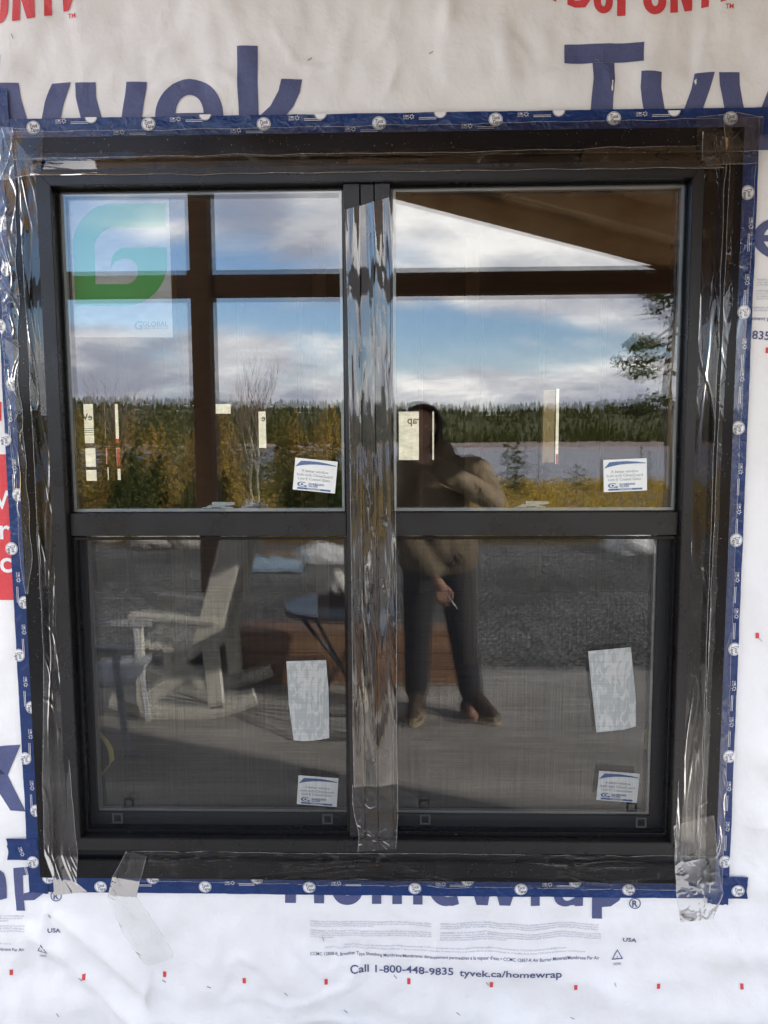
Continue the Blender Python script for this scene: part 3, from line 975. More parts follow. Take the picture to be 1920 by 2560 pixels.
fl.build('print_on_rear_wrap', [M_REARINK], house, HB + 0.0285)
fl = Flat()
for u0, v0, u1, v1 in ((285, 1097, 298, 1107), (289, 1121, 301, 1165), (259, 1097, 265, 1107), (263, 1120, 270, 1160), (1391, 1135, 1396, 1160), (191, 1193, 197, 1201)):
    fl.cut(); a = rear(u0, v0, u1, v1); fl.poly([(a[0], a[2]), (a[1], a[2]), (a[1], a[3]), (a[0], a[3])])
fl.build('red_print_on_rear_wrap', [M_REARRED], house, HB + 0.0265)

# ------------------------------------------------------------------ house wrap
TAPE = (-1.012, 0.853, 0.378, 2.377)


def lift(x, z):
    """relief of the sheet: negative stands off the wall"""
    dx = max(TAPE[0] - x, x - TAPE[1], 0.0); dz = max(TAPE[2] - z, z - TAPE[3], 0.0)
    dist = sqrt(dx * dx + dz * dz)
    att = smooth01(dist / 0.09)
    h = 0.0050 * noise.noise(Vector((x * 3.1, z * 3.4, 1.0))) + 0.0046 * noise.noise(Vector((x * 9 + 2 * z, z * 7, 5.0))) + 0.0016 * noise.noise(Vector((x * 22, z * 17, 6.0)))
    # taut creases
    a = noise.noise(Vector((x * 2.1 + z * 1.2, z * 1.5, 7.0)))
    rid = 1.0 - min(1.0, abs(noise.noise(Vector((x * 5.2 + z * 2.6, z * 2.2 - x * 1.3, 11.0)))) * 13)
    h -= 0.0026 * max(0.0, rid) * max(0.0, 0.35 + 1.6 * a)
    rid2 = 1.0 - min(1.0, abs(noise.noise(Vector((x * 3.3 - z * 4.1, z * 3.0 + x * 2.0, 23.0)))) * 16)
    h -= 0.0022 * max(0.0, rid2) * max(0.0, 0.2 + 1.8 * noise.noise(Vector((x * 1.9, z * 2.3, 31.0))))
    if z > 2.3:   # pulls fanning up from the tape
        fan = noise.noise(Vector((x * 13 + (z - 2.38) * 3.5 * sin(x * 9), z * 1.2, 2.0)))
        h -= 0.0052 * max(0.0, fan) * smooth01((2.72 - z) / 0.3)
    if x > 0.75 or z < 0.36:   # slack folds low on the right and along the bottom
        m_ = smooth01((x - 0.78) / 0.15) * smooth01((1.25 - z) / 0.5) + 0.9 * smooth01((0.34 - z) / 0.2) * (0.35 + 0.65 * smooth01((x + 0.2) / 0.9))
        ph = z * 34 + 7 * x + 2.2 * noise.noise(Vector((x * 2.2, z * 2.0, 4.0)))
        h -= 0.0042 * min(1.0, m_) * (0.5 + 0.5 * sin(ph)) ** 2
    if x < -0.7 and z < 0.45:  # fold running down to the right from the lower left corner
        s_ = (z - 0.30) + 0.95 * (x + 0.92)
        h -= 0.010 * math.exp(-(s_ / 0.035) ** 2) * smooth01((0.36 - z) / 0.12) + 0.006 * math.exp(-((s_ + 0.13) / 0.03) ** 2) * smooth01((0.3 - z) / 0.1)
    return 2.6 * h * att


gx = [HX0, -4, -3, -2, -1.6, -1.4] + list(np.arange(-1.26, 1.12, 0.009)) + [1.3, 1.6, 2.2, 2.8, HX1]
gz_ = [DZ + 0.002] + list(np.arange(DZ + 0.01, 2.76, 0.009)) + [3.0]
gx = sorted(set([round(float(v), 5) for v in gx] + [HOLE[0], HOLE[1]])); gz_ = sorted(set([round(float(v), 5) for v in gz_] + [HOLE[2], HOLE[3]]))
wv = []; nxw = len(gx)
for z in gz_:
    for x in gx:
        wv.append((x, lift(x, z) if -1.35 < x < 1.2 else 0.0, z))
wf = []
for j in range(len(gz_) - 1):
    for i in range(nxw - 1):
        xc = (gx[i] + gx[i + 1]) / 2; zc = (gz_[j] + gz_[j + 1]) / 2
        if HOLE[0] < xc < HOLE[1] and HOLE[2] < zc < HOLE[3]: continue
        wf.append((j * nxw + i, j * nxw + i + 1, (j + 1) * nxw + i + 1, (j + 1) * nxw + i))
import bisect


def surf(x, z):
    """height of the built sheet itself, so that print lies on it"""
    i = min(max(bisect.bisect_right(gx, x) - 1, 0), nxw - 2); j = min(max(bisect.bisect_right(gz_, z) - 1, 0), len(gz_) - 2)
    fx = min(1.0, max(0.0, (x - gx[i]) / (gx[i + 1] - gx[i]))); fz = min(1.0, max(0.0, (z - gz_[j]) / (gz_[j + 1] - gz_[j])))
    h = lambda a_, b_: wv[b_ * nxw + a_][1]
    return (h(i, j) * (1 - fx) + h(i + 1, j) * fx) * (1 - fz) + (h(i, j + 1) * (1 - fx) + h(i + 1, j + 1) * fx) * fz


wrap = thing('house_wrap', 'white printed house wrap sheet covering the wall around the window', 'house wrap')
mesh_obj('sheet', wv, wf, M_WRAP, wrap, True)

INK_Y = -0.0014


def zz5(x, y): return (x * .5787, y * .5787)                  # the photo's upper left part
def zz6(x, y): return (960 + x * .5787, y * .5787)            # upper right
def zz3(x, y): return (x * .5787, 1250 + y * .5787)
def zz7(x, y): return (x * .5787, 2050 + y * .5787)
def zz8(x, y): return (960 + x * .5787, 2050 + y * .5787)
def zzb(x, y): return (740 + x * .5425, 2180 + y * .5425)


def shapes(fl, conv, polys, mi=0):
    for pl in polys: fl.poly(P(*[conv(*p) for p in pl]), mi)


def quadband(fl, conv, left, right, mi=0):
    fl.strip(P(*[conv(*p) for p in left]), P(*[conv(*p) for p in right]), mi)


def arcpts(cx_, cy_, rx, ry, a0, a1, n=18):
    return [(cx_ + rx * cos(radians(a0 + (a1 - a0) * i / n)), cy_ - ry * sin(radians(a0 + (a1 - a0) * i / n))) for i in range(n + 1)]


# large blue word above the window, left repeat
fl = Flat()
shapes(fl, zz5, [[(-8, 239), (4, 239), (4, 319), (-8, 319)]])
fl.cut()
quadband(fl, zz5, [(-4, 362), (8, 430), (40, 520), (60, 570)], [(85, 362), (97, 440), (122, 530), (138, 570)])
quadband(fl, zz5, [(222, 358), (196, 440), (180, 520), (176, 570)], [(303, 352), (275, 450), (262, 520), (258, 570)])
fl.cut()
quadband(fl, zz5, [(322, 354), (328, 420), (352, 520), (366, 570)], [(410, 352), (414, 420), (438, 500), (456, 570)])
quadband(fl, zz5, [(543, 350), (538, 420), (527, 500), (518, 570)], [(630, 348), (624, 430), (614, 505), (600, 570)])
fl.cut()
quadband(fl, zz5, [(672, 560)] + arcpts(818, 497, 147, 158, 178, 2) + [(965, 560)], [(762, 560)] + arcpts(820, 492, 60, 83, 178, 2) + [(880, 560)])
shapes(fl, zz5, [[(755, 490), (885, 488), (885, 560), (755, 560)]])
fl.cut()
quadband(fl, zz5, [(1027, 205), (1027, 330), (1031, 440), (1034, 560)], [(1115, 202), (1116, 330), (1117, 440), (1118, 560)])
quadband(fl, zz5, [(1217, 345), (1205, 395), (1168, 460), (1115, 508), (1100, 560)], [(1305, 343), (1296, 400), (1268, 460), (1232, 503), (1200, 560)])
fl.build('blue_letter', M_INK_BLUE, wrap, INK_Y, surf, 0.015)
# right repeat
fl = Flat()
shapes(fl, zz6, [[(780, 192), (950, 189), (1123, 183), (1120, 266), (960, 270), (778, 276)]])
quadband(fl, zz6, [(901, 272), (904, 340), (896, 420), (888, 540)], [(996, 270), (997, 340), (990, 420), (985, 540)])
fl.cut()
quadband(fl, zz6, [(1108, 312), (1106, 380), (1114, 440), (1134, 540)], [(1198, 313), (1196, 380), (1206, 440), (1226, 540)])
quadband(fl, zz6, [(1342, 318), (1325, 390), (1300, 460), (1270, 540)], [(1428, 312), (1404, 390), (1384, 450), (1354, 540)])
fl.cut()
quadband(fl, zz6, [(1447, 312), (1449, 370), (1464, 440), (1484, 540)], [(1535, 313), (1536, 370), (1548, 440), (1572, 540)])
quadband(fl, zz6, [(1690, 330), (1655, 400), (1628, 470), (1600, 540)], [(1780, 330), (1745, 400), (1715, 470), (1690, 540)])
fl.cut()
shapes(fl, lambda x, y: (1620 + x * .1808, 240 + y * .1808), [[(1500, 500), (1900, 500), (1800, 640), (1720, 750), (1497, 750)]])
fl.build('blue_letter', M_INK_BLUE, wrap, INK_Y, surf, 0.015)
# letter cut off at the right edge beside the window
fl = Flat()
pts_o = [(1950 + 68 * cos(radians(t)), 596 - 52 * sin(radians(t))) for t in range(8, 352, 10)]
pts_i = [(1950 + 42 * cos(radians(t)), 596 - 34 * sin(radians(t))) for t in range(8, 352, 10)]
fl.strip(P(*pts_o), P(*pts_i)); fl.poly(P((1905, 588), (2000, 587), (2000, 603), (1905, 604)))
fl.build('blue_letter', M_INK_BLUE, wrap, INK_Y, surf, 0.015)
# red word at the top edge
for conv, sh in ((zz5, -1178), (zz6, 0)):
    fl = Flat(); dy = 35 if sh else 0
    c = (lambda x, y, sh=sh, conv=conv, dy=dy: conv(x + sh, y + dy * (1 if y > -100 else 1)))
    quadband(fl, c, arcpts(800, -62, 98, 95, 220, 300, 8), arcpts(800, -62, 62, 60, 220, 300, 8)) if False else None
    shapes(fl, c, [[(705, -150), (740, -150), (742, 14), (722, 5), (705, -20)]])
    fl.cut()
    shapes(fl, c, [[(788, -150), (822, -150), (822, 37), (790, 26)]])
    quadband(fl, c, [(822, -150), (880, -150), (892, -100), (892, 0), (872, 34), (822, 37)][:1] + [(880, -140), (892, -60), (890, 5), (868, 36), (822, 37)], [(822, -110)] + [(850, -110), (856, -60), (856, -8), (846, 8), (822, 8)])
    fl.cut()
    quadband(fl, c, [(903, -150), (903, 10)] + arcpts(945, 12, 42, 52, 180, 360, 10)[1:] + [(987, -150)], [(935, -150), (935, 10)] + arcpts(945, 12, 11, 22, 180, 360, 10)[1:] + [(956, -150)])
    fl.cut()
    shapes(fl, c, [[(1006, -150), (1042, -150), (1042, 70), (1006, 71)], [(1042, -150), (1088, -150), (1096, -60), (1080, -32), (1042, -26)]])
    fl.cut()
    quadband(fl, c, [(1114, -150), (1114, 16)] + arcpts(1165, 14, 51, 56, 180, 360, 10)[1:] + [(1216, -150)], [(1150, -150), (1150, 16)] + arcpts(1165, 14, 15, 22, 180, 360, 10)[1:] + [(1180, -150)])
    fl.cut()
    shapes(fl, c, [[(1236, -150), (1268, -150), (1268, 56), (1234, 60)], [(1236, -150), (1270, -150), (1332, 44), (1298, 50)], [(1300, -150), (1332, -150), (1332, 44), (1300, 48)]])
    fl.cut()
    shapes(fl, c, [[(1370, -150), (1402, -150), (1402, 30), (1370, 36)], [(1340, -150), (1432, -150), (1432, -118), (1340, -118)]])
    fl.cut()
    shapes(fl, c, [[(1450, -150), (1500, -150), (1495, -30), (1475, 8), (1450, 14)]])
    fl.cut()
    t = P(c(1470, 42))[0]
    fl.text('TM', t[0], t[1], 0.0105, 0.012)
    fl.build('red_letter', M_INK_RED, wrap, INK_Y, surf, 0.018)
# large word below the window
fl = Flat()
up = 40
shapes(fl, zzb, [[(-50, up), (0, up), (0, 141), (-50, 141)], [(80, up), (130, up), (130, 142), (84, 142)]])
fl.cut()
quadband(fl, zzb, [(165, up)] + arcpts(237, 78, 72, 73, 190, 350) + [(309, up)], [(212, up)] + arcpts(237, 74, 28, 34, 190, 350) + [(262, up)])
fl.cut()
shapes(fl, zzb, [[(350, up), (393, up), (393, 146), (350, 146)], [(444, up), (488, up), (488, 148), (444, 148)], [(538, up), (583, up), (583, 149), (540, 149)]])
fl.cut()
quadband(fl, zzb, [(613, up)] + arcpts(692, 72, 79, 82, 190, 292), [(662, up)] + arcpts(700, 72, 42, 42, 190, 292))
shapes(fl, zzb, [[(694, 150), (720, 154), (751, 146), (742, 106), (715, 114)]])
fl.cut()
shapes(fl, zzb, [[(800, up), (848, up), (874, 110), (884, 154), (832, 152)], [(858, up + 10), (906, up), (896, 80), (884, 154), (850, 130)], [(906, up), (948, up), (985, 154), (938, 153)],
                 [(980, up), (1026, up), (986, 154), (955, 120)]])
fl.cut()
shapes(fl, zzb, [[(1082, up), (1122, up), (1123, 155), (1082, 155)]])
fl.cut()
quadband(fl, zzb, [(1192, 90)] + arcpts(1240, 110, 52, 50, 170, 300, 12) + [(1322, 150)], [(1236, 95)] + arcpts(1250, 110, 22, 22, 170, 300, 12) + [(1300, 110)])
shapes(fl, zzb, [[(1280, up), (1322, up), (1322, 156), (1284, 158)]])
fl.cut()
shapes(fl, zzb, [[(1364, up), (1409, up), (1410, 215), (1364, 215)]])
quadband(fl, zzb, [(1408, 162), (1450, 158), (1490, 130), (1508, 90), (1512, up)], [(1408, 112), (1440, 112), (1456, 100), (1462, 80), (1464, up)])
fl.build('blue_letter', M_INK_BLUE, wrap, INK_Y, surf, 0.015)
fl = Flat()
cpt = P(zzb(1561, 143))[0]
fl.ellipse(cpt[0], cpt[1], 0.0155, 0.0148, inner=(0.0128, 0.0122)); fl.text('R', cpt[0], cpt[1] - 0.0085, 0.0165, 0.03, align='C')
fl.cut(); cpt = P((141, 2239))[0]
fl.ellipse(cpt[0], cpt[1], 0.0155, 0.0148, inner=(0.0128, 0.0122)); fl.text('R', cpt[0], cpt[1] - 0.0085, 0.0165, 0.03, align='C')
fl.build('registered_mark', M_INK_BLUE, wrap, INK_Y, surf)
# remains of the words at lower left
fl = Flat()
shapes(fl, zz3, [[(-10, 1062), (90, 1056), (33, 1190), (-10, 1210)], [(-10, 1130), (33, 1190), (112, 1345), (46, 1340), (-10, 1262)]])
fl.build('blue_letter', M_INK_BLUE, wrap, INK_Y, surf, 0.015)
z3b = lambda x, y: (x * .2411, 1950 + y * .2411)
fl = Flat()
quadband(fl, z3b, [(-40, 905), (20, 915), (55, 950), (68, 1010), (68, 1230), (-40, 1250)], [(-40, 960), (-10, 960), (0, 1000), (0, 1050), (0, 1180), (-40, 1200)])
fl.cut()
shapes(fl, z3b, [[(145, 905), (240, 900), (245, 1190), (262, 1352), (172, 1354), (155, 1200)]])
quadband(fl, z3b, [(235, 900), (330, 895), (440, 930)], [(238, 985), (330, 975), (420, 990)])
quadband(fl, z3b, [(245, 1175), (330, 1150), (450, 1090)], [(248, 1245), (360, 1240), (470, 1160)])
fl.build('blue_letter', M_INK_BLUE, wrap, INK_Y, surf, 0.015)
# red panel with white letters at the left edge
z7b = lambda x, y: (x * .3165, 900 + y * .3165)
fl = Flat()
shapes(fl, z7b, [[(-60, 745), (45, 745), (120, 1895), (-60, 1895)], [(-60, 330), (14, 330), (14, 480), (-60, 480)]])
fl.build('red_print_panel', M_INK_RED, wrap, INK_Y, surf, 0.015)
fl = Flat()
for s, u, v, hh in (('W', -14, 1272, 0.048), ('r', 2, 1347, 0.052), ('c', 2, 1430, 0.056)):
    fl.cut(); t = P((u, v))[0]; fl.text(s, t[0], t[1], hh, 0.012)
fl.build('white_letter', M_INK_WHITE, wrap, INK_Y - 0.0008, surf, 0.015)

# fine print and contact line
fl = Flat()


def line(s, u0, v0, u1, v1, hpx, bold=0.0, res=2):
    a = W(u0, v0); b = W(u1, v1)
    fl.cut()
    fl.text(s, a.x, a.z, hpx * DIST / FPX, bold, width=(b - a).length, ang=atan2(b.z - a.z, b.x - a.x), res=res)


line('Call 1-800-448-9835', *zzb(250, 462), *zzb(724, 468), 21, 0.014, 3)
line('tyvek.ca/homewrap', *zzb(752, 470), *zzb(1221, 474), 20, 0.014, 3)
line('CCMC 12808-R, Breather Type Sheathing Membrane/Membranes derevetement permeables a la vapeur d\u2019eau \u2022 CCMC 12857-R Air Barrier Material/Membrane Par Air',
     *zzb(66, 382), *zzb(1398, 402), 9, 0.004)
line('USA', *zzb(1507, 322), *zzb(1568, 322), 12, 0.02)
line('HDPE', *zzb(1466, 435), *zzb(1500, 435), 7, 0.0)
line('2', *zzb(1479, 403), *zzb(1487, 403), 7, 0.0)
line('USA', 120, 2331, 152, 2331, 12, 0.02)
line('mbrane Par Air', -2, 2374, 62, 2376, 9, 0.006)
line('HDPE', 99, 2393, 117, 2393, 7, 0.0)
line('2', 105, 2374, 109, 2374, 7, 0.0)
line('835', 1879, 847, 1924, 850, 20, 0.014)
line('ement p', 1876, 800, 1924, 801, 9, 0.006)
for tri_c in (zzb(1483, 392), (108, 2369)):
    fl.cut(); c0 = tri_c; ro, ri = 17.0, 12.5
    o_ = [(c0[0] + ro * sin(radians(a)), c0[1] - ro * cos(radians(a))) for a in (0, 120, 240, 360)]
    i_ = [(c0[0] + ri * sin(radians(a)), c0[1] - ri * cos(radians(a))) for a in (0, 120, 240, 360)]
    fl.strip(P(*o_), P(*i_))
fl.build('blue_text_line', M_INK_BLUE, wrap, INK_Y, surf)
fl = Flat()
FINE1 = ['WARNING: DuPont\u2122 Tyvek\u00ae HomeWrap\u00ae is slippery and should not be used in any application where it will be walked on. Use of ladder stabilizers',
         'or scaffolding for exterior work above the first floor recommended. If ladders must be used, extra caution must be taken to use them safely by',
         'following the requirements set forth in CAN3-Z11-M81 for portable ladders.']
FINE2 = ['AVERTISSEMENT : Tyvek\u00ae HomeWrap\u00ae de DuPont\u2122 est glissant et ne devrait pas \u00eatre utilis\u00e9 dans une zone de passage. L\u2019utilisation de',
         'stabilisateurs d\u2019\u00e9chelle ou d\u2019\u00e9chafaudages pour les travaux ext\u00e9rieurs au-dessus du premier \u00e9tage est recommand\u00e9e. Si des \u00e9chelles doivent \u00eatre',
         'utilis\u00e9es, il convient d\u2019\u00eatre particuli\u00e8rement prudent pour les utiliser de fa\u00e7on s\u00e9curitaire en suivant les exigences \u00e9nonc\u00e9es dans la CAN3-Z11-M81',
         'pour les \u00e9chelles portatives.']
FINE3 = ['WARNING: DuPont\u2122 Tyvek\u00ae HomeWrap\u00ae is a combustible building material as defined by the 2015 National Building Code of Canada (section 1.4.1.2) and should be protected from flame and',
         'other ignition sources. NOTICE: Follow fa\u00e7ade manufacturer\u2019s installation and maintenance requirements for all fa\u00e7ade systems in order to maintain water holdout properties and ensure',
         'performance of DuPont\u2122 Tyvek\u00ae. Use of additives, coatings or cleansers on, or in, the wall system may impact the performance of DuPont\u2122 Tyvek\u00ae water-resistive barriers.']
FINE4 = ['AVERTISSEMENT : Tyvek\u00ae HomeWrap\u00ae de DuPont\u2122 est un mat\u00e9riau de construction combustible tel que d\u00e9fini par le Code national du b\u00e2timent 2015 du Canada (section 1.4.1.2) et doit \u00eatre',
         'tenu \u00e0 l\u2019\u00e9cart des flammes et d\u2019autres sources d\u2019ignition. REMARQUE : Pour maintenir les propri\u00e9t\u00e9s de r\u00e9sistance \u00e0 l\u2019eau et assurer la performance de Tyvek\u00ae de DuPont\u2122, veuillez respecter',
         'les exigences d\u2019installation et d\u2019entretien du fabricant de fa\u00e7ade pour tous les syst\u00e8mes de fa\u00e7ade. L\u2019utilisation d\u2019additifs, de rev\u00eatements ou de nettoyants sur ou dans le syst\u00e8me mural peut',
         'alt\u00e9rer la performance des barri\u00e8res d\u2019\u00e9tanch\u00e9it\u00e9 \u00e0 l\u2019eau Tyvek\u00ae de DuPont\u2122.']
TM1 = 'DuPont\u2122, the DuPont Oval Logo, and all products, unless otherwise noted, denoted with \u2122, SM or \u00ae are trademarks, service marks or registered trademarks of affiliates of DuPont de Nemours, Inc. \u00a9 2019 DuPont de Nemours, Inc. All rights reserved.'
TM2 = 'DuPont\u2122, l\u2019Ovale de DuPont, et ses produits, sauf indications contraires, d\u00e9sign\u00e9s par \u2122, SM ou \u00ae sont des marques commerciales, des marques de service ou des marques d\u00e9pos\u00e9es de DuPont de Nemours, Inc. ou ses affili\u00e9s. Droits d\u2019auteur \u00a9 2019 DuPont de Nemours, Inc. Tous droits r\u00e9serv\u00e9s.'


def block(lines_, x0, y0, x1, slope, pitch, full):
    for i, s in enumerate(lines_):
        frac = 1.0 if len(s) > 0.75 * full else len(s) / full
        yy = y0 + i * pitch
        line(s, *zzb(x0, yy), *zzb(x0 + (x1 - x0) * frac, yy + slope * frac), 4.6, 0.0, 1)


block(FINE1, 65, 229, 623, 6, 10, 140)
block(FINE2, 65, 271, 623, 6, 10, 145)
block(FINE3, 665, 235, 1394, 10, 10, 180)
block(FINE4, 665, 277, 1405, 10, 10, 185)
line(TM1, *zzb(225, 338), *zzb(1246, 354), 4.6, 0, 1); line(TM2, *zzb(135, 350), *zzb(1336, 370), 4.6, 0, 1)
for k, s in enumerate(('be protected from flame and', 'holdout properties and ensure', 'resistive barriers.')):
    line(s, -6, 2291 + 6 * k, 60 - (4 if k == 1 else 38 if k == 2 else 0), 2291 + 6 * k, 5, 0, 1)
for k, s in enumerate(('Canada (section 1.4.1.2) et doit \u00eatre', 'Tyvek\u00ae de DuPont\u2122, veuillez respecter', 'ou dans le syst\u00e8me mural peut')):
    line(s, -6, 2314 + 6 * k, 64, 2315 + 6 * k, 5, 0, 1)
line('rights reserved.', -6, 2358, 31, 2358, 5, 0, 1)
for k, s in enumerate(('WARNING: D', 'other igniti', 'performanc')):
    line(s, 1891, 702 + 6.3 * k, 1924, 702 + 6.3 * k, 5, 0, 1)
for k, s in enumerate(('AVERTISSEM', 'tenu \u00e0 l\u2019\u00e9ca', 'les exigence', 'alt\u00e9rer la p')):
    line(s, 1890, 730 + 6.3 * k, 1924, 730 + 6.3 * k, 5, 0, 1)
for k, s in enumerate(('trademarks, serv', ', des marques')):
    line(s, 1880, 771 + 7 * k, 1924, 771 + 7 * k, 5, 0, 1)
fl.build('fine_print_line', M_INK_GREY, wrap, INK_Y, surf)
for u, v in ((30, 2428), (211, 2440), (409, 2441), (612, 2447), (816, 2450), (1022, 2453), (1228, 2458), (1437, 2461), (1645, 2463), (1853, 2463), (1890, 1587), (1918, 876)):
    fl = Flat(); fl.poly(P((u - 4, v - 7), (u + 4, v - 7), (u + 4, v + 7), (u - 4, v + 7)))
    fl.build('red_stud_mark', M_INK_RED, wrap, INK_Y, surf)
bm = bmesh.new(); add_box(bm, -0.006, 0.006, -0.0009, 0.0006, -0.0006, 0.0006); st_me = bpy.data.meshes.new('staple'); bm.to_mesh(st_me); bm.free(); st_me.materials.append(M_STAPLE)
for u, v, a in ((30, 90, 70), (774, 146, -30), (1078, 130, -25), (125, 2288, 60), (203, 2447, 45), (408, 2458, 30), (523, 2466, 20), (716, 2480, 50), (865, 2524, 40), (808, 2347, 75), (988, 2442, 50),
                (1145, 2528, 40), (1218, 2456, 55), (1538, 2460, 70), (1431, 2545, 25), (147, 2533, 60), (1492, 150, 20), (1898, 1598, 40)):
    o = bpy.data.objects.new('staple', st_me); COL.objects.link(o); o.parent = wrap
    p = W(u, v); o.location = (p.x, surf(p.x, p.z) - 0.001, p.z); o.rotation_euler = (0, radians(a), 0)

# ------------------------------------------------------------------ blue sheathing tape
M_TAPE_INK = mat('tape_print_dark', (0.012, 0.02, 0.06), 0.4)


def build_logo():
    fl = Flat()
    fl.ellipse(0, 0, 0.0168, 0.0158, 26, 0, inner=(0.0158, 0.0148)); fl.ellipse(0, 0, 0.0146, 0.0137, 26, 0)
    top = Flat()
    top.text('Tuck', 0.0, 0.0006, 0.0085, 0.016, width=0.0215, align='C', slant=0.2, res=2); top.text('Tape', 0.002, -0.0094, 0.0085, 0.016, width=0.0215, align='C', slant=0.2, res=2)
    bm = bmesh.new()
    for f_, y, mi in ((fl, 0.0, 0), (top, -0.0005, 1)):
        vv = [bm.verts.new((p[0], y, p[1])) for p in f_.v]
        for f in f_.f:
            fc = bm.faces.new([vv[i] for i in f]); fc.material_index = mi
    bm.normal_update()
    for f in bm.faces:
        if f.normal.y > 0: f.normal_flip()
    me = bpy.data.meshes.new('printed_logo'); bm.to_mesh(me); bm.free()
    me.materials.append(M_INK_WHITE); me.materials.append(M_TAPE_INK)
    return me


def build_half():
    fl = Flat(); fl.ellipse(0, 0, 0.0150, 0.0140, 16, 0, inner=(0.0142, 0.0132), a0=pi, a1=2 * pi)
    fl.poly([(0.0132 * cos(t), 0.0124 * sin(t)) for t in [pi + pi * i / 14 for i in range(15)]])
    o = fl.build('printed_logo_half', M_INK_WHITE, None, 0.0); me = o.data; bpy.data.objects.remove(o); return me


def build_mark():
    fl = Flat(); fl.text('CCMC', -0.012, 0.0, 0.0052, 0.012, width=0.014, res=1)
    fl.text('14018-R', -0.012, -0.0048, 0.0034, 0.0, width=0.014, res=1)
    star = [(0.009 + (0.0068 if k % 2 == 0 else 0.0034) * sin(k * pi / 6 + 0.2), 0.001 + (0.0068 if k % 2 == 0 else 0.0034) * cos(k * pi / 6 + 0.2)) for k in range(12)]
    inn = [(0.009 + (p[0] - 0.009) * .72, 0.001 + (p[1] - 0.001) * .72) for p in star]
    fl.strip(star + star[:1], inn + inn[:1])
    for k in range(2):
        fl.poly([(0.026, -0.002 - k * .0035), (0.068, -0.002 - k * .0035), (0.068, -0.001 - k * .0035), (0.026, -0.001 - k * .0035)])
    o = fl.build('printed_mark', M_INK_WHITE, None, 0.0); me = o.data; bpy.data.objects.remove(o); return me


ME_LOGO, ME_HALF, ME_MARK = build_logo(), build_half(), build_mark()
TAPE_Y = -0.0072


def wavy(t, amp, sc, seed): return amp * noise.noise(Vector((t * sc, seed * 3.3, 0.5)))


def blue_strip(label, x0, x1, z0, z1, logos, halves, marks, rot, seed, y=TAPE_Y, extra=()):
    t = thing('sheathing_tape', label, 'tape', ((x0 + x1) / 2, y, (z0 + z1) / 2))
    horiz = (x1 - x0) > (z1 - z0)
    n_ = max(4, int(max(x1 - x0, z1 - z0) / 0.012)); m_ = 8
    vs_, fs = [], []
    for i in range(n_ + 1):
        for j in range(m_ + 1):
            if horiz:
                x = x0 + (x1 - x0) * i / n_; z = z0 + (z1 - z0) * j / m_
                if j in (0, m_): z += wavy(x, 0.0012, 14, seed)
                if i in (0, n_): x += wavy(z, 0.006, 90, seed)
            else:
                z = z0 + (z1 - z0) * i / n_; x = x0 + (x1 - x0) * j / m_
                if j in (0, m_): x += wavy(z, 0.0012, 14, seed)
                if i in (0, n_): z += wavy(x, 0.006, 90, seed)
            yy = 0.0011 * noise.noise(Vector((x * 40, z * 40, seed))) + 0.0008 * noise.noise(Vector((x * 90, z * 90, seed)))
            vs_.append((x - t.location.x, yy, z - t.location.z))
    for i in range(n_):
        for j in range(m_):
            a_ = i * (m_ + 1) + j; fs.append((a_, a_ + 1, a_ + m_ + 2, a_ + m_ + 1))
    me = mesh_obj('strip', vs_, fs if not horiz else [f[::-1] for f in fs], M_BLUE_TAPE, t, True)
    for data, nm, lst in ((ME_LOGO, 'printed_logo', logos), (ME_HALF, 'printed_logo', halves), (ME_MARK, 'printed_mark', marks)):
        for q in lst:
            p = W(q[0], q[1]); o = bpy.data.objects.new(nm, data); COL.objects.link(o); o.parent = t
            o.location = (p.x - t.location.x, -0.0026, p.z - t.location.z)
            o.rotation_euler = (0, q[2] if len(q) > 2 else rot, 0)
    return t


blue_strip('blue printed tape strip along the top edge of the window', -1.03, 1.02, 2.315, 2.377,
           [(374, 314), (661, 314), (948, 312), (1238, 303), (1532, 300), (88, 323), (1822, 300)],
           [(231, 297), (515, 290), (802, 288), (1100, 284), (1395, 280), (1682, 280)],
           [(155, 308), (440, 303), (735, 300), (1020, 297), (1305, 291), (1600, 290), (300, 336), (590, 331), (875, 328), (1165, 320)], 0.0, 1)
blue_strip('blue printed tape strip down the left side of the window', -1.014, -0.962, 0.376, 2.45,
           [(16, 560), (23, 675), (5, 817), (36, 961), (18, 1099), (51, 1236), (34, 1370), (66, 1504), (52, 1635), (84, 1765), (68, 1892), (95, 2022), (87, 2150)], [],
           [(30, 1040), (40, 1160), (50, 1440), (64, 1570), (68, 1700), (80, 1830), (84, 1958)], radians(90), 2, y=TAPE_Y - 0.0012)
blue_strip('blue printed tape strip down the right side of the window', 0.800, 0.855, 0.362, 2.33,
           [(1864, 485), (1855, 782), (1841, 1070), (1836, 1349), (1832, 1620), (1819, 1887), (1808, 2149)], [],
           [(1872, 560), (1862, 700), (1856, 860), (1850, 940), (1846, 1170), (1842, 1270), (1838, 1440), (1836, 1530), (1830, 1710), (1824, 1800), (1818, 1960), (1814, 2060)], radians(90), 3, y=TAPE_Y - 0.0012)
blue_strip('blue printed tape strip under the bottom edge of the window', -0.99, 0.83, 0.378, 0.440,
           [(255, 2212), (515, 2212), (774, 2213), (1037, 2216), (1301, 2218), (1569, 2219), (125, 2190), (384, 2191), (644, 2191), (1168, 2196), (1436, 2199)], [],
           [(320, 2205), (575, 2203), (840, 2204), (1100, 2206), (1365, 2207)], 0.0, 4)
blue_strip('short blue tape piece sticking out at the lower right corner', 0.835, 0.902, 0.380, 0.440, [(1840, 2221)], [], [], 0.0, 5, y=TAPE_Y - 0.0026)
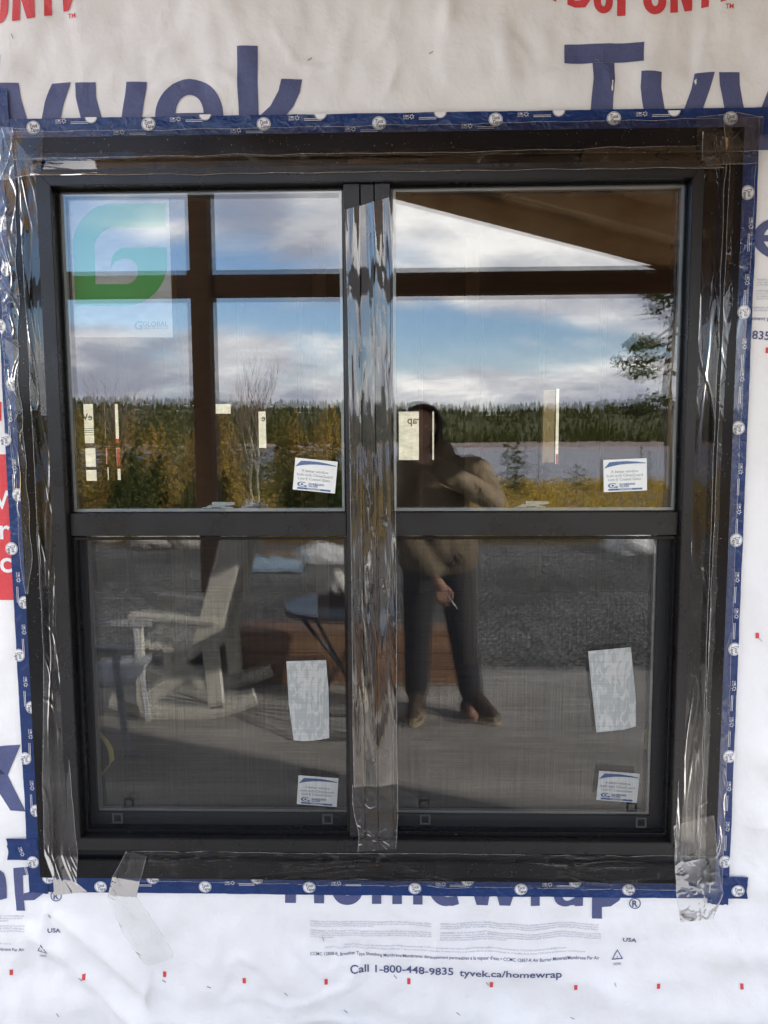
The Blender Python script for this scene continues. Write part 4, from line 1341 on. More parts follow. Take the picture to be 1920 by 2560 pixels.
blue_strip('torn blue tape scrap at the lower left corner', -1.068, -0.985, 0.470, 0.530, [], [], [(58, 2122, radians(75))], 0.0, 6, y=TAPE_Y - 0.0026)

# ------------------------------------------------------------------ window
win = thing('window', 'black framed twin single-hung window with taped edges and reflecting glass', 'window')


def prism(bm, pts, y0, y1, bev):
    a = [bm.verts.new((p[0], y0, p[1])) for p in pts]; b = [bm.verts.new((p[0], y1, p[1])) for p in pts]
    fs = [bm.faces.new(a), bm.faces.new(b[::-1])]; n_ = len(pts)
    for i in range(n_):
        fs.append(bm.faces.new((a[(i + 1) % n_], a[i], b[i], b[(i + 1) % n_])))
    if bev: bmesh.ops.bevel(bm, geom=list({e for f in fs for e in f.edges}), offset=bev, segments=2, affect='EDGES')
    bmesh.ops.recalc_face_normals(bm, faces=bm.faces)


def ring(names, o, i, y0, y1, m, parent, bev=0.0015, joined=None):
    """four mitred bars between rectangle o and rectangle i (x0, x1, z0, z1)"""
    g = 0.0003
    bars = (((o[0] + g, o[3]), (o[1] - g, o[3]), (i[1] - g, i[3]), (i[0] + g, i[3])), ((o[0] + g, o[2]), (i[0] + g, i[2]), (i[1] - g, i[2]), (o[1] - g, o[2])),
            ((o[0], o[2] + g), (o[0], o[3] - g), (i[0], i[3] - g), (i[0], i[2] + g)), ((o[1], o[2] + g), (i[1], i[2] + g), (i[1], i[3] - g), (o[1], o[3] - g)))
    if joined:
        bm = bmesh.new()
        for b in bars: prism(bm, b, y0, y1, 0)
        return bm_obj(joined, bm, m, parent)
    out = []
    for nm, b in zip(names, bars):
        bm = bmesh.new(); prism(bm, b, y0, y1, bev); out.append(bm_obj(nm, bm, m, parent))
    return out


FL_O, FL_I = (-0.976, 0.814, 0.427, 2.328), (-0.930, 0.764, 0.480, 2.275)
FR_O, FR_I = (-0.889, 0.716, 0.516, 2.246), (-0.853, 0.689, 0.550, 2.208)
ring(['flange_top', 'flange_bottom', 'flange_side', 'flange_side'], FL_O, FL_I, -0.022, 0.0, M_BLACK, win, 0.002)
ring(['groove_top', 'groove_bottom', 'groove_side', 'groove_side'], (-0.9295, 0.7635, 0.4805, 2.2745), (-0.8895, 0.7165, 0.5155, 2.2465), -0.008, 0.02, M_BLACK, win, 0)
ring(['frame_top', 'frame_sill', 'frame_jamb', 'frame_jamb'], FR_O, FR_I, -0.040, 0.10, M_SATIN, win, 0.0018)
MX = (-0.143, -0.104, -0.1015, -0.0695, -0.067, -0.030)
for nm, xa, xb, yf in (('mullion_jamb', MX[0], MX[1], -0.028), ('mullion_cover', MX[2], MX[3], -0.025), ('mullion_jamb', MX[4], MX[5], -0.028)):
    box(nm, xa, xb, yf, 0.10, 0.5505, 2.2075, M_SATIN, win, 0.0012)

for side, (xa, xb) in (('left', (-0.8525, -0.1435)), ('right', (-0.0295, 0.6885))):
    # upper sash: thin bead, coated double glazing
    zt, zb = 2.2075, 1.4085
    sash = ring(None, (xa, xb, zb - 0.06, zt), (xa + 0.0055, xb - 0.0055, zb + 0.002, zt - 0.006), -0.008, 0.034, M_BLACK, win, joined='upper_sash')
    gx0, gx1, gz0, gz1 = xa + 0.003, xb - 0.003, zb, zt - 0.003
    mesh_obj('glass_pane', [(gx0, -0.004, gz0), (gx1, -0.004, gz0), (gx1, -0.004, gz1), (gx0, -0.004, gz1)], [(0, 1, 2, 3)], M_GLASS_OUT, sash)
    tx, tz = (0.0052, 0.0034) if side == 'left' else (-0.0052, 0.0030)      # the inner pane stands a little out of true
    cxm, czm = (gx0 + gx1) / 2, (gz0 + gz1) / 2
    mesh_obj('glass_pane', [(x, 0.016 + tx * (x - cxm) + tz * (z - czm), z) for x, z in ((gx0, gz0), (gx1, gz0), (gx1, gz1), (gx0, gz1))], [(0, 1, 2, 3)], M_GLASS_IN, sash)
    ring(None, (xa + 0.0056, xb - 0.0056, zb + 0.0021, zt - 0.0061), (xa + 0.0125, xb - 0.0125, zb + 0.009, zt - 0.013), -0.001, 0.012, M_SPACER, sash, joined='spacer')
    bm = bmesh.new(); add_box(bm, xa + 0.001, xb - 0.001, -0.020, -0.0085, 1.3495, 1.4075, 0.0015)
    bm_obj('meeting_rail', bm, M_SATIN, sash)
    # insect screen
    scr = ring(None, (xa + 0.002, xb - 0.001, 0.5525, 1.3455), (xa + 0.011, xb - 0.008, 0.563, 1.3385), -0.016, -0.006, M_BLACK, win, joined='insect_screen_frame')
    mesh_obj('screen_mesh', [(xa + 0.010, -0.010, 0.562), (xb - 0.0075, -0.010, 0.562), (xb - 0.0075, -0.010, 1.3395), (xa + 0.010, -0.010, 1.3395)], [(0, 1, 2, 3)], M_SCREEN, scr)
    for u, v in (((295, 2044), (819, 2046)) if side == 'left' else ((1063, 2047), (1602, 2055))):
        p = W(u, v, -0.01)
        ring(None, (p.x - 0.014, p.x + 0.014, p.z - 0.014, p.z + 0.014), (p.x - 0.009, p.x + 0.009, p.z - 0.010, p.z + 0.009), -0.0135, -0.0105, M_DARKVINYL, scr, joined='pull_tab')
    # lower sash behind the screen
    lo = (xa + 0.004, xb - 0.001, 0.556, 1.404)
    li = (xa + 0.021, xb - 0.004, 0.589, 1.372) if side == 'left' else (xa + 0.004, xb - 0.034, 0.589, 1.372)
    ls = ring(None, lo, li, 0.024, 0.062, M_DARKVINYL, win, joined='lower_sash')
    l0, l1, lz0, lz1 = li[0] - 0.004, li[1] + 0.004, li[2] - 0.004, li[3] + 0.004
    mesh_obj('glass_pane', [(l0, 0.030, lz0), (l1, 0.030, lz0), (l1, 0.030, lz1), (l0, 0.030, lz1)], [(0, 1, 2, 3)], M_GLASS_OUT, ls)
    czm = (lz0 + lz1) / 2; cxm = (l0 + l1) / 2
    mesh_obj('glass_pane', [(x, 0.050 + 0.0030 * (x - cxm) - 0.002 * (z - czm), z) for x, z in ((l0, lz0), (l1, lz0), (l1, lz1), (l0, lz1))], [(0, 1, 2, 3)], M_GLASS_IN, ls)
    ring(None, (li[0], li[1], li[2], li[3]), (li[0] + 0.007, li[1] - 0.007, li[2] + 0.007, li[3] - 0.007), 0.033, 0.046, M_SPACER, ls, joined='spacer')
    # white sash lock on top of the lower sash
    bm = bmesh.new(); yl = 0.064
    c0 = W(541 if side == 'left' else 1327, 1269, yl); zb_ = 1.4065
    k = 0.001 * (DIST + yl) / DIST
    prism(bm, [(c0.x - 40 * k, zb_), (c0.x + 41 * k, zb_), (c0.x + 39 * k, zb_ + 7 * k), (c0.x + 25 * k, zb_ + 8 * k), (c0.x + 20 * k, zb_ + 13 * k), (c0.x - 21 * k, zb_ + 13 * k), (c0.x - 25 * k, zb_ + 8 * k), (c0.x - 39 * k, zb_ + 7 * k)], yl, yl + 0.02, 0.001)
    lock = bm_obj('sash_lock', bm, M_LOCK, ls)
    bm = bmesh.new()
    prism(bm, [(c0.x - 12 * k, zb_ + 13.5 * k), (c0.x + 12 * k, zb_ + 13.5 * k), (c0.x + 30 * k, zb_ + 11.5 * k), (c0.x + 46 * k, zb_ + 14 * k), (c0.x + 47 * k, zb_ + 20 * k), (c0.x + 10 * k, zb_ + 21 * k), (c0.x - 12 * k, zb_ + 21 * k)], yl + 0.003, yl + 0.017, 0.001)
    bm_obj('lever', bm, M_LOCK, lock)
    box('keeper', c0.x - 12 * k, c0.x + 12 * k, yl - 0.0015, yl - 0.0004, zb_ + 1 * k, zb_ + 9 * k, M_SPACER, lock)

# ------------------------------------------------------------------ stickers and papers on the glass
def at_plane(pts, y): return [(W(u, v, y).x, W(u, v, y).z) for u, v in pts]


YS = 0.024
g_lab = thing('label_sheet', 'translucent white sheet with a large green letter G in the upper left pane', 'label', W(180, 840, YS))
zg = lambda x, y: (140 + x * .1929, 480 + y * .1929)


def local_flat(fl, name, m, t, y):
    o = fl.build(name, m, None, y); o.parent = t
    o.data.transform(Matrix.Translation((-t.location.x, 0, -t.location.z))); o.location = (0, -t.location.y, 0)
    return o


fl = Flat(); fl.poly(at_plane([zg(157, 80), zg(1460, 80), zg(1488, 980), zg(1515, 1885), zg(240, 1880), zg(198, 980)], YS)); local_flat(fl, 'sheet', M_SHEET, g_lab, YS)
G = [(1418, 147), (1425, 455), (780, 455)] + arcpts(780, 735, 282, 280, 90, 180, 14) + [(500, 800), (515, 1193), (900, 1193)] + arcpts(905, 1030, 157, 163, 270, 360, 10) + \
    arcpts(900, 1000, 162, 140, 0, 120, 12) + [(760, 900), (713, 995), (711, 940)] + arcpts(925, 925, 212, 209, 180, 90, 12) + [(1436, 716), (1440, 930)] + arcpts(890, 930, 550, 545, 0, -90, 20) + \
    [(255, 1475), (218, 720)] + arcpts(745, 700, 527, 553, 180, 90, 20)
fl = Flat(); fl.poly(at_plane([zg(*p) for p in G], YS)); local_flat(fl, 'letter_shape', M_GREEN, g_lab, YS - 0.0008)
fl = Flat()
a = W(*zg(1125, 1745), YS); b = W(*zg(1455, 1745), YS); fl.text('GLOBAL', a.x, a.z, 0.0125, 0.015, width=b.x - a.x)
a = W(*zg(1125, 1775), YS); b = W(*zg(1460, 1775), YS); fl.text('WINDOWS & DOORS', a.x, a.z, 0.0035, 0.006, width=b.x - a.x, res=1)
a = W(*zg(1010, 1782), YS); fl.text('G', a.x, a.z, 0.021, 0.03, slant=0.15)
local_flat(fl, 'small_print', M_STICKER_GREY, g_lab, YS - 0.0006)


def guardian(label, u, v, ang, y):
    p = W(u, v, y); t = thing('glass_sticker', label, 'sticker', (p.x, y, p.z)); t.rotation_euler = (0, -radians(ang), 0)
    w, h = 0.108, 0.081
    sx = lambda x: (x - 800) / 1265 * w
    sz = lambda z: -(z - 640) / 960 * h
    fl = Flat(); fl.poly([(-w / 2, -h / 2), (w / 2, -h / 2), (w / 2, h / 2), (-w / 2, h / 2)]); fl.build('paper', M_STICKER, t, 0.0)
    fl = Flat()
    fl.strip([(sx(a_), sz(b_)) for a_, b_ in ((190, 420), (345, 235), (600, 222), (850, 222), (1150, 250), (1400, 290))], [(sx(a_), sz(b_)) for a_, b_ in ((191, 421), (345, 372), (600, 325), (850, 305), (1150, 302), (1400, 312))])
    fl.poly([(sx(300), sz(1030)), (sx(1290), sz(1030)), (sx(1290), sz(1085)), (sx(300), sz(1085))])
    fl.ellipse(sx(430), sz(935), 0.0122, 0.0062, 22, 0, inner=(0.0075, 0.0046), a0=radians(40), a1=radians(330)); fl.poly([(sx(510), sz(960)), (sx(575), sz(960)), (sx(575), sz(1005)), (sx(510), sz(1005))])
    fl.ellipse(sx(430), sz(935), 0.0035, 0.0024, 10)
    fl.text('GUARDIAN', sx(625), sz(935), 0.0052, 0.02, width=0.039); fl.text('GLASS', sx(625), sz(995), 0.0052, 0.02, width=0.0235)
    fl.build('blue_print', M_STICKER_BLUE, t, -0.0007)
    fl = Flat()
    fl.text('A better window', sx(785), sz(560), 0.0068, 0.0, width=0.068, align='C'); fl.text('built with ClimaGuard', sx(785), sz(680), 0.0068, 0.0, width=0.090, align='C'); fl.text('Low-E Coated Glass.', sx(785), sz(795), 0.0068, 0.0, width=0.083, align='C')
    fl.build('grey_print', M_STICKER_GREY, t, -0.0007)
    fl = Flat(); fl.text('CLIMAGUARD', sx(795), sz(1077), 0.0035, 0.01, width=0.034, align='C'); fl.build('white_print', M_INK_WHITE, t, -0.0013)
    return t


guardian('white glass maker sticker tilted in the upper left pane', 788, 1189, -5.9, -0.0055)
guardian('white glass maker sticker near the right edge of the upper right pane', 1563, 1188, 2.2, -0.0055)
guardian('white glass maker sticker behind the screen, lower left pane', 794, 1978, -4.2, 0.0283)
guardian('white glass maker sticker behind the screen, lower right pane', 1545, 1967, -4.0, 0.0283)


def make_paper_mat():
    m, nt, out = new_mat('damp_paper')
    b = pbsdf(nt, out, (0.7, 0.74, 0.7), 0.6)
    nz = tex_noise(nt, 26, 3, 0.5, 1.8, stretch=(1.6, 1, 0.6))
    rp = ramp(nt, nz.outputs['Fac'], [(0.46, (0.86, 0.88, 0.84)), (0.52, (0.66, 0.70, 0.68))])
    rp.color_ramp.interpolation = 'EASE'
    nt.links.new(rp.outputs[0], b.inputs['Base Color'])
    return m


M_PAPER = make_paper_mat()
for label, pts in (('blotchy pale paper label behind the screen, lower left pane', [(716, 1653), (815, 1650), (821, 1720), (823, 1800), (823, 1845), (790, 1851), (760, 1853), (734, 1851), (722, 1760)]),
                   ('blotchy pale paper label behind the screen, lower right pane', [(1470, 1628), (1577, 1618), (1584, 1690), (1590, 1755), (1590, 1816), (1560, 1824), (1491, 1831), (1480, 1730)])):
    y = 0.0275; q = at_plane(pts, y); cxp = sum(p[0] for p in q) / len(q); czp = sum(p[1] for p in q) / len(q)
    fl = Flat(); fl.poly([(p[0] - cxp, p[1] - czp) for p in q]); o = fl.build('paper_label', M_PAPER, None, 0.0); o.location = (cxp, y, czp)
    tag(o, label, 'label')
for label, pts in (('yellow strap loop inside the lower left pane', [(236, 1818), (246, 1831), (265, 1852), (277, 1875), (280, 1898), (270, 1920), (250, 1940)]),
                   ('yellow strap loop inside the lower right pane', [(1650, 1772), (1632, 1798), (1616, 1828), (1611, 1851), (1616, 1868), (1628, 1877), (1648, 1874)])):
    bm = bmesh.new(); add_tube(bm, [W(u, v, 0.085) for u, v in pts], [0.004, 0.005, 0.007, 0.008, 0.007, 0.005, 0.004], 8)
    for v in bm.verts: v.co.y = 0.085 + (v.co.y - 0.085) * 0.35
    o = bm_obj('strap_loop', bm, M_YELLOW, None, True); tag(o, label, 'strap')

# ------------------------------------------------------------------ clear packing tape
def ribbon(name, label, pts, amp, seed, along=9.0, across=45.0, seg=0.0035, m_=30, edge=0.004, loose=False, shiny=False):
    """pts: (x_a, z_a, y_a, x_b, z_b, y_b): both edges of the film along its run"""
    E_ = [np.array(p, float) for p in pts]
    ln = [0.0]
    for p, q in zip(E_, E_[1:]): ln.append(ln[-1] + float(np.linalg.norm(((q - p)[:3] + (q - p)[3:]) / 2)))
    n_ = max(8, int(ln[-1] / seg)); vs_, fs = [], []
    for i in range(n_ + 1):
        s = ln[-1] * i / n_
        k = max(0, min(len(ln) - 2, sum(1 for v in ln if v <= s) - 1)); f = (s - ln[k]) / (ln[k + 1] - ln[k] + 1e-9)
        e = E_[k] * (1 - f) + E_[k + 1] * f
        A_ = Vector((e[0], e[2], e[1])); B_ = Vector((e[3], e[5], e[4])); wv_ = (B_ - A_); wl_ = wv_.length
        wd = wv_.normalized()
        A_ = A_ - wd * edge * noise.noise(Vector((s * 11, seed, 1))); B_ = B_ + wd * edge * noise.noise(Vector((s * 11, seed, 8)))
        for j in range(m_ + 1):
            t = j / m_; p = A_.lerp(B_, t); c = t * wl_
            wob = noise.noise(Vector((s * along * .8, c * 20, seed + 31)))
            big = noise.noise(Vector((s * along, c * across * .45, seed)))
            # narrow creases that run with the film, and a few that cut across it
            r1 = abs(noise.noise(Vector((s * along * .45 + c * 10, c * across * .6 + wob * 1.6, seed + 9))))
            r2 = abs(noise.noise(Vector((s * along * 1.6 - c * 22 + wob, c * across * .30, seed + 14))))
            rid = max(0.0, 1 - r1 * 9) ** 1.3 + 0.7 * max(0.0, 1 - r2 * 11) ** 1.3
            calm = smooth01(0.45 + 1.5 * noise.noise(Vector((s * 3.0, c * 8, seed + 20))))     # stretches that lie flat
            p = p.copy(); p.y -= amp * ((0.12 + calm) * max(0.0, 0.45 * big + 0.55 * rid + 0.08) if not shiny else max(0.0, 0.9 * big + 0.25 * wob + 0.20 * rid + 0.25))
            vs_.append(p)
    for i in range(n_):
        for j in range(m_):
            a_ = i * (m_ + 1) + j; fs.append((a_, a_ + 1, a_ + m_ + 2, a_ + m_ + 1))
    c = vs_[0].copy()
    o = mesh_obj(name, [v - c for v in vs_], fs, M_CLEAR_SHINY if shiny else M_CLEAR_LOOSE if loose else M_CLEAR, None, True); o.location = c
    # whitish strips along both cut edges, a highlight painted into the film
    ev, ef = [], []
    for j0, j1 in ((0, 1), (m_, m_ - 1)):
        b0 = len(ev)
        for i in range(n_ + 1):
            p0 = vs_[i * (m_ + 1) + j0]; p1 = vs_[i * (m_ + 1) + j1]; d_ = (p1 - p0).normalized()
            ev += [p0 - c + Vector((0, -0.0006, 0)), p0 + d_ * 0.0011 - c + Vector((0, -0.0006, 0))]
        ef += [(b0 + 2 * i, b0 + 2 * i + 1, b0 + 2 * i + 3, b0 + 2 * i + 2) for i in range(n_)]
    mesh_obj('edge_glint', ev, ef, M_EDGE_GLINT, o)
    return tag(o, label, 'clear tape')


YF, YR, YN = -0.0245, -0.0425, -0.029      # in front of the flange, of the frame, across the groove
def L(xa, za, ya, xb, zb, yb): return (xa, za, ya, xb, zb, yb)


ribbon('clear_tape_strip', 'clear film strip along the top flange of the window', [L(-0.99, 2.346, -.012, -0.99, 2.274, YF), L(-0.6, 2.345, -.012, -0.6, 2.276, YF), L(0, 2.347, -.012, 0, 2.272, YF), L(0.86, 2.352, -.012, 0.86, 2.27, YF)], 0.0016, 3)
ribbon('clear_tape_strip', 'clear film strip bridging the top groove of the frame', [L(-0.90, 2.278, YF, -0.90, 2.232, YR), L(-0.4, 2.279, YF, -0.4, 2.228, YR), L(0.2, 2.278, YF, 0.2, 2.228, YR), L(0.72, 2.285, YF, 0.76, 2.226, YR)], 0.0042, 8, along=1.8, across=60, shiny=True)
ribbon('clear_tape_strip', 'clear film strip wrinkled along the left flange', [L(-1.0, 2.35, -.019, -0.945, 2.35, YF), L(-0.998, 2.0, -.019, -0.952, 2.0, YF), L(-1.0, 1.7, -.020, -0.963, 1.7, YF), L(-0.99, 1.5, -.020, -0.952, 1.5, YF), L(-0.985, 1.27, -.020, -0.955, 1.27, YF), L(-0.972, 1.2, -.022, -0.965, 1.2, YF)], 0.0026, 12, along=14, across=60, edge=0.008)
ribbon('clear_tape_strip', 'clear film strip bridging the left groove, twisted at its lower end', [L(-0.945, 2.33, YF, -0.886, 2.25, YN), L(-0.938, 2.2, YF, -0.887, 2.2, YN), L(-0.934, 1.6, YF, -0.887, 1.6, YN), L(-0.936, 1.0, YF, -0.884, 1.0, YN), L(-0.952, 0.70, YF - .004, -0.870, 0.70, YR), L(-0.955, 0.50, YF - .01, -0.862, 0.50, YR), L(-0.935, 0.43, -.03, -0.872, 0.42, -.032), L(-0.945, 0.372, -.012, -0.852, 0.385, -.014)], 0.0042, 17, along=4, across=60)
ribbon('clear_tape_strip', 'clear film strip bridging the right groove', [L(0.706, 2.31, YR, 0.775, 2.30, YF), L(0.713, 2.2, YN, 0.770, 2.2, YF), L(0.713, 1.6, YN, 0.768, 1.6, YF), L(0.713, 1.0, YN, 0.768, 1.0, YF), L(0.700, 0.62, YR, 0.770, 0.62, YF), L(0.698, 0.50, YR, 0.770, 0.50, YF)], 0.0046, 23, along=3.0, across=60)
ribbon('clear_tape_strip', 'clear film strip over the right flange and blue tape', [L(0.762, 2.34, YF, 0.852, 2.352, -.013), L(0.780, 2.24, YF, 0.848, 2.24, -.013), L(0.776, 1.6, YF, 0.836, 1.6, -.012), L(0.772, 1.0, YF, 0.836, 1.0, -.012), L(0.768, 0.46, YF, 0.836, 0.46, -.013), L(0.764, 0.40, -.020, 0.836, 0.40, -.013)], 0.0020, 29, along=8, across=50)
ribbon('clear_tape_strip', 'clear film strip sagging along the bottom flange', [L(-0.72, 0.512, -.030, -0.75, 0.424, YF), L(-0.4, 0.512, -.034, -0.4, 0.415, -.018), L(0.1, 0.513, -.036, 0.1, 0.410, -.016), L(0.5, 0.514, -.036, 0.5, 0.408, -.016), L(0.80, 0.510, -.034, 0.80, 0.405, -.016)], 0.0095, 34, along=5, across=70, m_=40)
ribbon('clear_tape_strip', 'loose clear film strip hanging below the lower left corner', [L(-0.735, 0.512, -.034, -0.68, 0.500, -.038), L(-0.775, 0.44, -.034, -0.70, 0.43, -.040), L(-0.795, 0.375, -.016, -0.715, 0.375, -.020), L(-0.765, 0.27, -.014, -0.665, 0.29, -.016), L(-0.705, 0.185, -.013, -0.625, 0.215, -.018), L(-0.690, 0.172, -.013, -0.628, 0.198, -.018)], 0.0046, 41, along=13, across=45, edge=0.006, loose=True)
ribbon('clear_tape_strip', 'clear film strip down the centre mullion', [L(-0.140, 2.145, -.031, -0.022, 2.175, -.031), L(-0.135, 1.9, -.031, -0.022, 1.9, -.031), L(-0.132, 1.2, -.031, -0.018, 1.2, -.031), L(-0.132, 0.75, -.031, -0.018, 0.75, -.031), L(-0.130, 0.69, -.031, -0.016, 0.70, -.031)], 0.0060, 47, along=1.7, across=75, m_=40, edge=0.001, shiny=True)
ribbon('clear_tape_strip', 'crumpled clear film patch at the foot of the centre mullion', [L(-0.135, 0.70, -.033, -0.016, 0.705, -.033), L(-0.132, 0.64, -.036, -0.016, 0.64, -.036), L(-0.122, 0.56, -.042, -0.018, 0.56, -.043), L(-0.122, 0.522, -.043, -0.022, 0.530, -.044)], 0.0090, 53, along=24, across=30, edge=0.006, loose=True)
ribbon('clear_tape_strip', 'crumpled clear film patch over the lower right corner', [L(0.692, 0.60, YR - .004, 0.80, 0.62, YF - .004), L(0.700, 0.50, -.046, 0.815, 0.51, -.028), L(0.712, 0.40, -.026, 0.835, 0.40, -.018), L(0.73, 0.315, -.014, 0.815, 0.325, -.014)], 0.0055, 59, along=18, across=32, edge=0.008, loose=True)
ribbon('clear_tape_strip', 'crumpled clear film patch over the upper right corner', [L(0.70, 2.352, -.018, 0.70, 2.23, YR), L(0.80, 2.362, -.016, 0.80, 2.24, YF - .004), L(0.862, 2.35, -.013, 0.858, 2.25, -.014)], 0.0040, 66, along=14, across=30, edge=0.008, loose=True)
ribbon('clear_tape_strip', 'crumpled clear film patch over the upper left corner', [L(-1.03, 2.36, -.013, -1.02, 2.24, -.014), L(-0.95, 2.35, YF, -0.95, 2.23, YF - .004), L(-0.87, 2.34, YF, -0.875, 2.232, YR)], 0.0036, 71, along=12, across=26, edge=0.008, loose=True)

# ------------------------------------------------------------------ things on the porch, seen mirrored in the glass
chair = thing('rocking_chair', 'worn white wooden rocking chair half in sunlight', 'chair', (-1.30, -2.63, DZ))


def rocker_arc(x): return 0.02 + 0.10 * ((x) / 0.45) ** 2


for y in (0.27, -0.27):
    bm = bmesh.new(); pts = [(-0.43 + 0.86 * i / 14, y, rocker_arc(-0.43 + 0.86 * i / 14 + 0.02)) for i in range(15)]
    for a, b in zip(pts, pts[1:]): add_bar(bm, a, b, 0.05, 0.07)
    bm_obj('rocker', bm, M_PAINT, chair)
    bar('leg', (-0.25, y, 0.06), (-0.25, y, 0.60), 0.04, 0.05, M_PAINT, chair, up=(1, 0, 0))
    bar('leg', (0.20, y, 0.06), (0.17, y, 0.44), 0.05, 0.09, M_PAINT, chair, up=(1, 0, 0))
    bar('back_post', (0.10, y, 0.30), (0.375, y, 1.24), 0.04, 0.14, M_PAINT, chair, up=(1, 0, 0))
    bar('armrest', (-0.30, y, 0.615), (0.22, y, 0.575), 0.09, 0.028, M_PAINT, chair)
    bar('brace', (-0.20, y, 0.12), (0.19, y, 0.40), 0.04, 0.08, M_PAINT, chair)
for k in range(6):
    x = -0.25 + 0.075 * k; bar('seat_slat', (x, -0.24, 0.42 - 0.012 * k), (x, 0.24, 0.42 - 0.012 * k), 0.065, 0.022, M_PAINT, chair, up=(0.1, 0, 1))
for k in range(5):
    y = -0.2 + 0.1 * k; bar('back_slat', (0.14, y, 0.38), (0.375, y, 1.22), 0.08, 0.02, M_PAINT, chair, up=(1, 0, -0.3))
bar('back_rail', (0.375, -0.29, 1.20), (0.375, 0.29, 1.20), 0.03, 0.09, M_PAINT, chair)

patio = thing('patio_chair', 'grey slatted armchair in the shade in front of the rocking chair', 'chair', (-1.66, -2.02, DZ), -pi / 2 - 0.12)
for x in (-0.25, 0.25):
    bar('leg', (x, 0.20, 0), (x * 0.96, 0.15, 0.56), 0.032, 0.032, M_GREYPAINT, patio); bar('leg', (x, -0.26, 0), (x * 0.96, -0.20, 0.58), 0.032, 0.032, M_GREYPAINT, patio)
    bar('armrest', (x, 0.24, 0.575), (x, -0.28, 0.60), 0.05, 0.022, M_GREYPAINT, patio)
    bar('back_post', (x * .9, -0.22, 0.36), (x * .9, -0.36, 0.80), 0.03, 0.03, M_GREYPAINT, patio)
for k in range(5):
    y = 0.20 - 0.09 * k; bar('seat_slat', (-0.24, y, 0.385 - .008 * k), (0.24, y, 0.385 - .008 * k), 0.078, 0.018, M_GREYPAINT, patio)
for k in range(3):
    z = 0.5 + 0.12 * k; bar('back_slat', (-0.22, -0.25 - .038 * k, z), (0.22, -0.25 - .038 * k, z), 0.018, 0.075, M_GREYPAINT, patio)

table = thing('bistro_table', 'round dark bistro table with crossed folding legs', 'table', (-0.36, -2.22, DZ))
bm = bmesh.new(); bmesh.ops.create_cone(bm, cap_ends=True, segments=48, radius1=0.30, radius2=0.30, depth=0.012)
for v in bm.verts: v.co.z += 0.70
bm_obj('table_top', bm, M_TABLE, table)
bm = bmesh.new(); add_tube(bm, [(0.3 * cos(t * pi / 16), 0.3 * sin(t * pi / 16), 0.685) for t in range(33)], 0.013, 6); bm_obj('rim', bm, M_METAL, table, True)
for s in (-1, 1):
    tube('leg', [(s * 0.20, 0.16, 0.68), (0.0, 0.0, 0.36), (-s * 0.24, -0.16, 0.0)], 0.011, M_METAL, table)
    tube('leg', [(s * 0.20, -0.16, 0.68), (0.0, 0.01 * s, 0.36), (-s * 0.24, 0.20, 0.0)], 0.011, M_METAL, table)
tube('foot_bar', [(-0.24, 0.20, 0.012), (0.24, 0.20, 0.012)], 0.011, M_METAL, table); tube('foot_bar', [(-0.24, -0.16, 0.012), (0.24, -0.16, 0.012)], 0.011, M_METAL, table)

tb = thing('tissue_box', 'black box with a white tissue sticking out on the bistro table', 'box', (-0.36, -2.2, DZ + 0.707))
box('case', -0.11, 0.11, -0.07, 0.07, 0.0, 0.075, M_BOXMETAL, tb, 0.004)
box('end_plate', -0.1125, -0.1105, -0.05, 0.05, 0.01, 0.065, M_LOCK, tb)
bm = bmesh.new(); bmesh.ops.create_icosphere(bm, subdivisions=3, radius=0.05)
for v in bm.verts:
    n_ = noise.noise(v.co * 30 + Vector((4, 1, 0)))
    v.co = Vector((v.co.x * (0.9 if v.co.z > 0 else 1.3), v.co.y * 0.6, v.co.z * 1.5 + 0.115)) + v.co.normalized() * 0.02 * n_
    v.co.z = max(v.co.z, 0.0765)
bm_obj('tissue', bm, M_TISSUE, tb, True)

bench = thing('plank_bench', 'low reddish cedar plank bench box along the deck edge', 'bench', (-0.36, -3.09, DZ))
for k in range(3): bar('plank', (-0.78, 0.13, 0.055 + 0.112 * k), (0.78, 0.13, 0.055 + 0.112 * k), 0.03, 0.104, M_CEDAR, bench)
for k in range(3): bar('plank', (-0.78, -0.13, 0.055 + 0.112 * k), (0.78, -0.13, 0.055 + 0.112 * k), 0.03, 0.104, M_CEDAR, bench)
for k in range(2): bar('top_board', (-0.79, -0.065 + 0.13 * k, 0.346), (0.79, -0.065 + 0.13 * k, 0.346), 0.124, 0.025, M_CEDAR, bench)

# yard clutter
p = W(650, 1385, 10.5); bm = bmesh.new(); bmesh.ops.create_grid(bm, x_segments=28, y_segments=22, size=0.5)
for v in bm.verts:
    v.co.x *= 1.5; v.co.y *= 1.3
    v.co.z = 0.03 + 0.10 * abs(noise.noise(Vector((v.co.x * 3, v.co.y * 3, 2.0)))) + 0.10 * max(0, 1 - v.co.length * 1.6)
o = bm_obj('tarp', bm, M_TARP, None, True); o.location = (p.x, -10.5, GZ); tag(o, 'crumpled blue tarp lying on the gravel', 'tarp')
for u, r, a, lab in ((722, 11.6, 0.15, 'pale loose plank lying farther out on the gravel'), (722, 10.9, -0.1, 'pale loose plank lying nearer on the gravel')):
    p = W(u, 1365, r); bm = bmesh.new(); add_box(bm, -0.42, 0.42, -0.07, 0.07, 0.0, 0.05, 0.004)
    o = bm_obj('loose_plank', bm, M_STUD, None); o.location = (p.x, -r, GZ + 0.008); o.rotation_euler = (0, 0, a); tag(o, lab, 'plank')
p = W(815, 1375, 11.0); bm = bmesh.new(); bmesh.ops.create_icosphere(bm, subdivisions=4, radius=1.0)
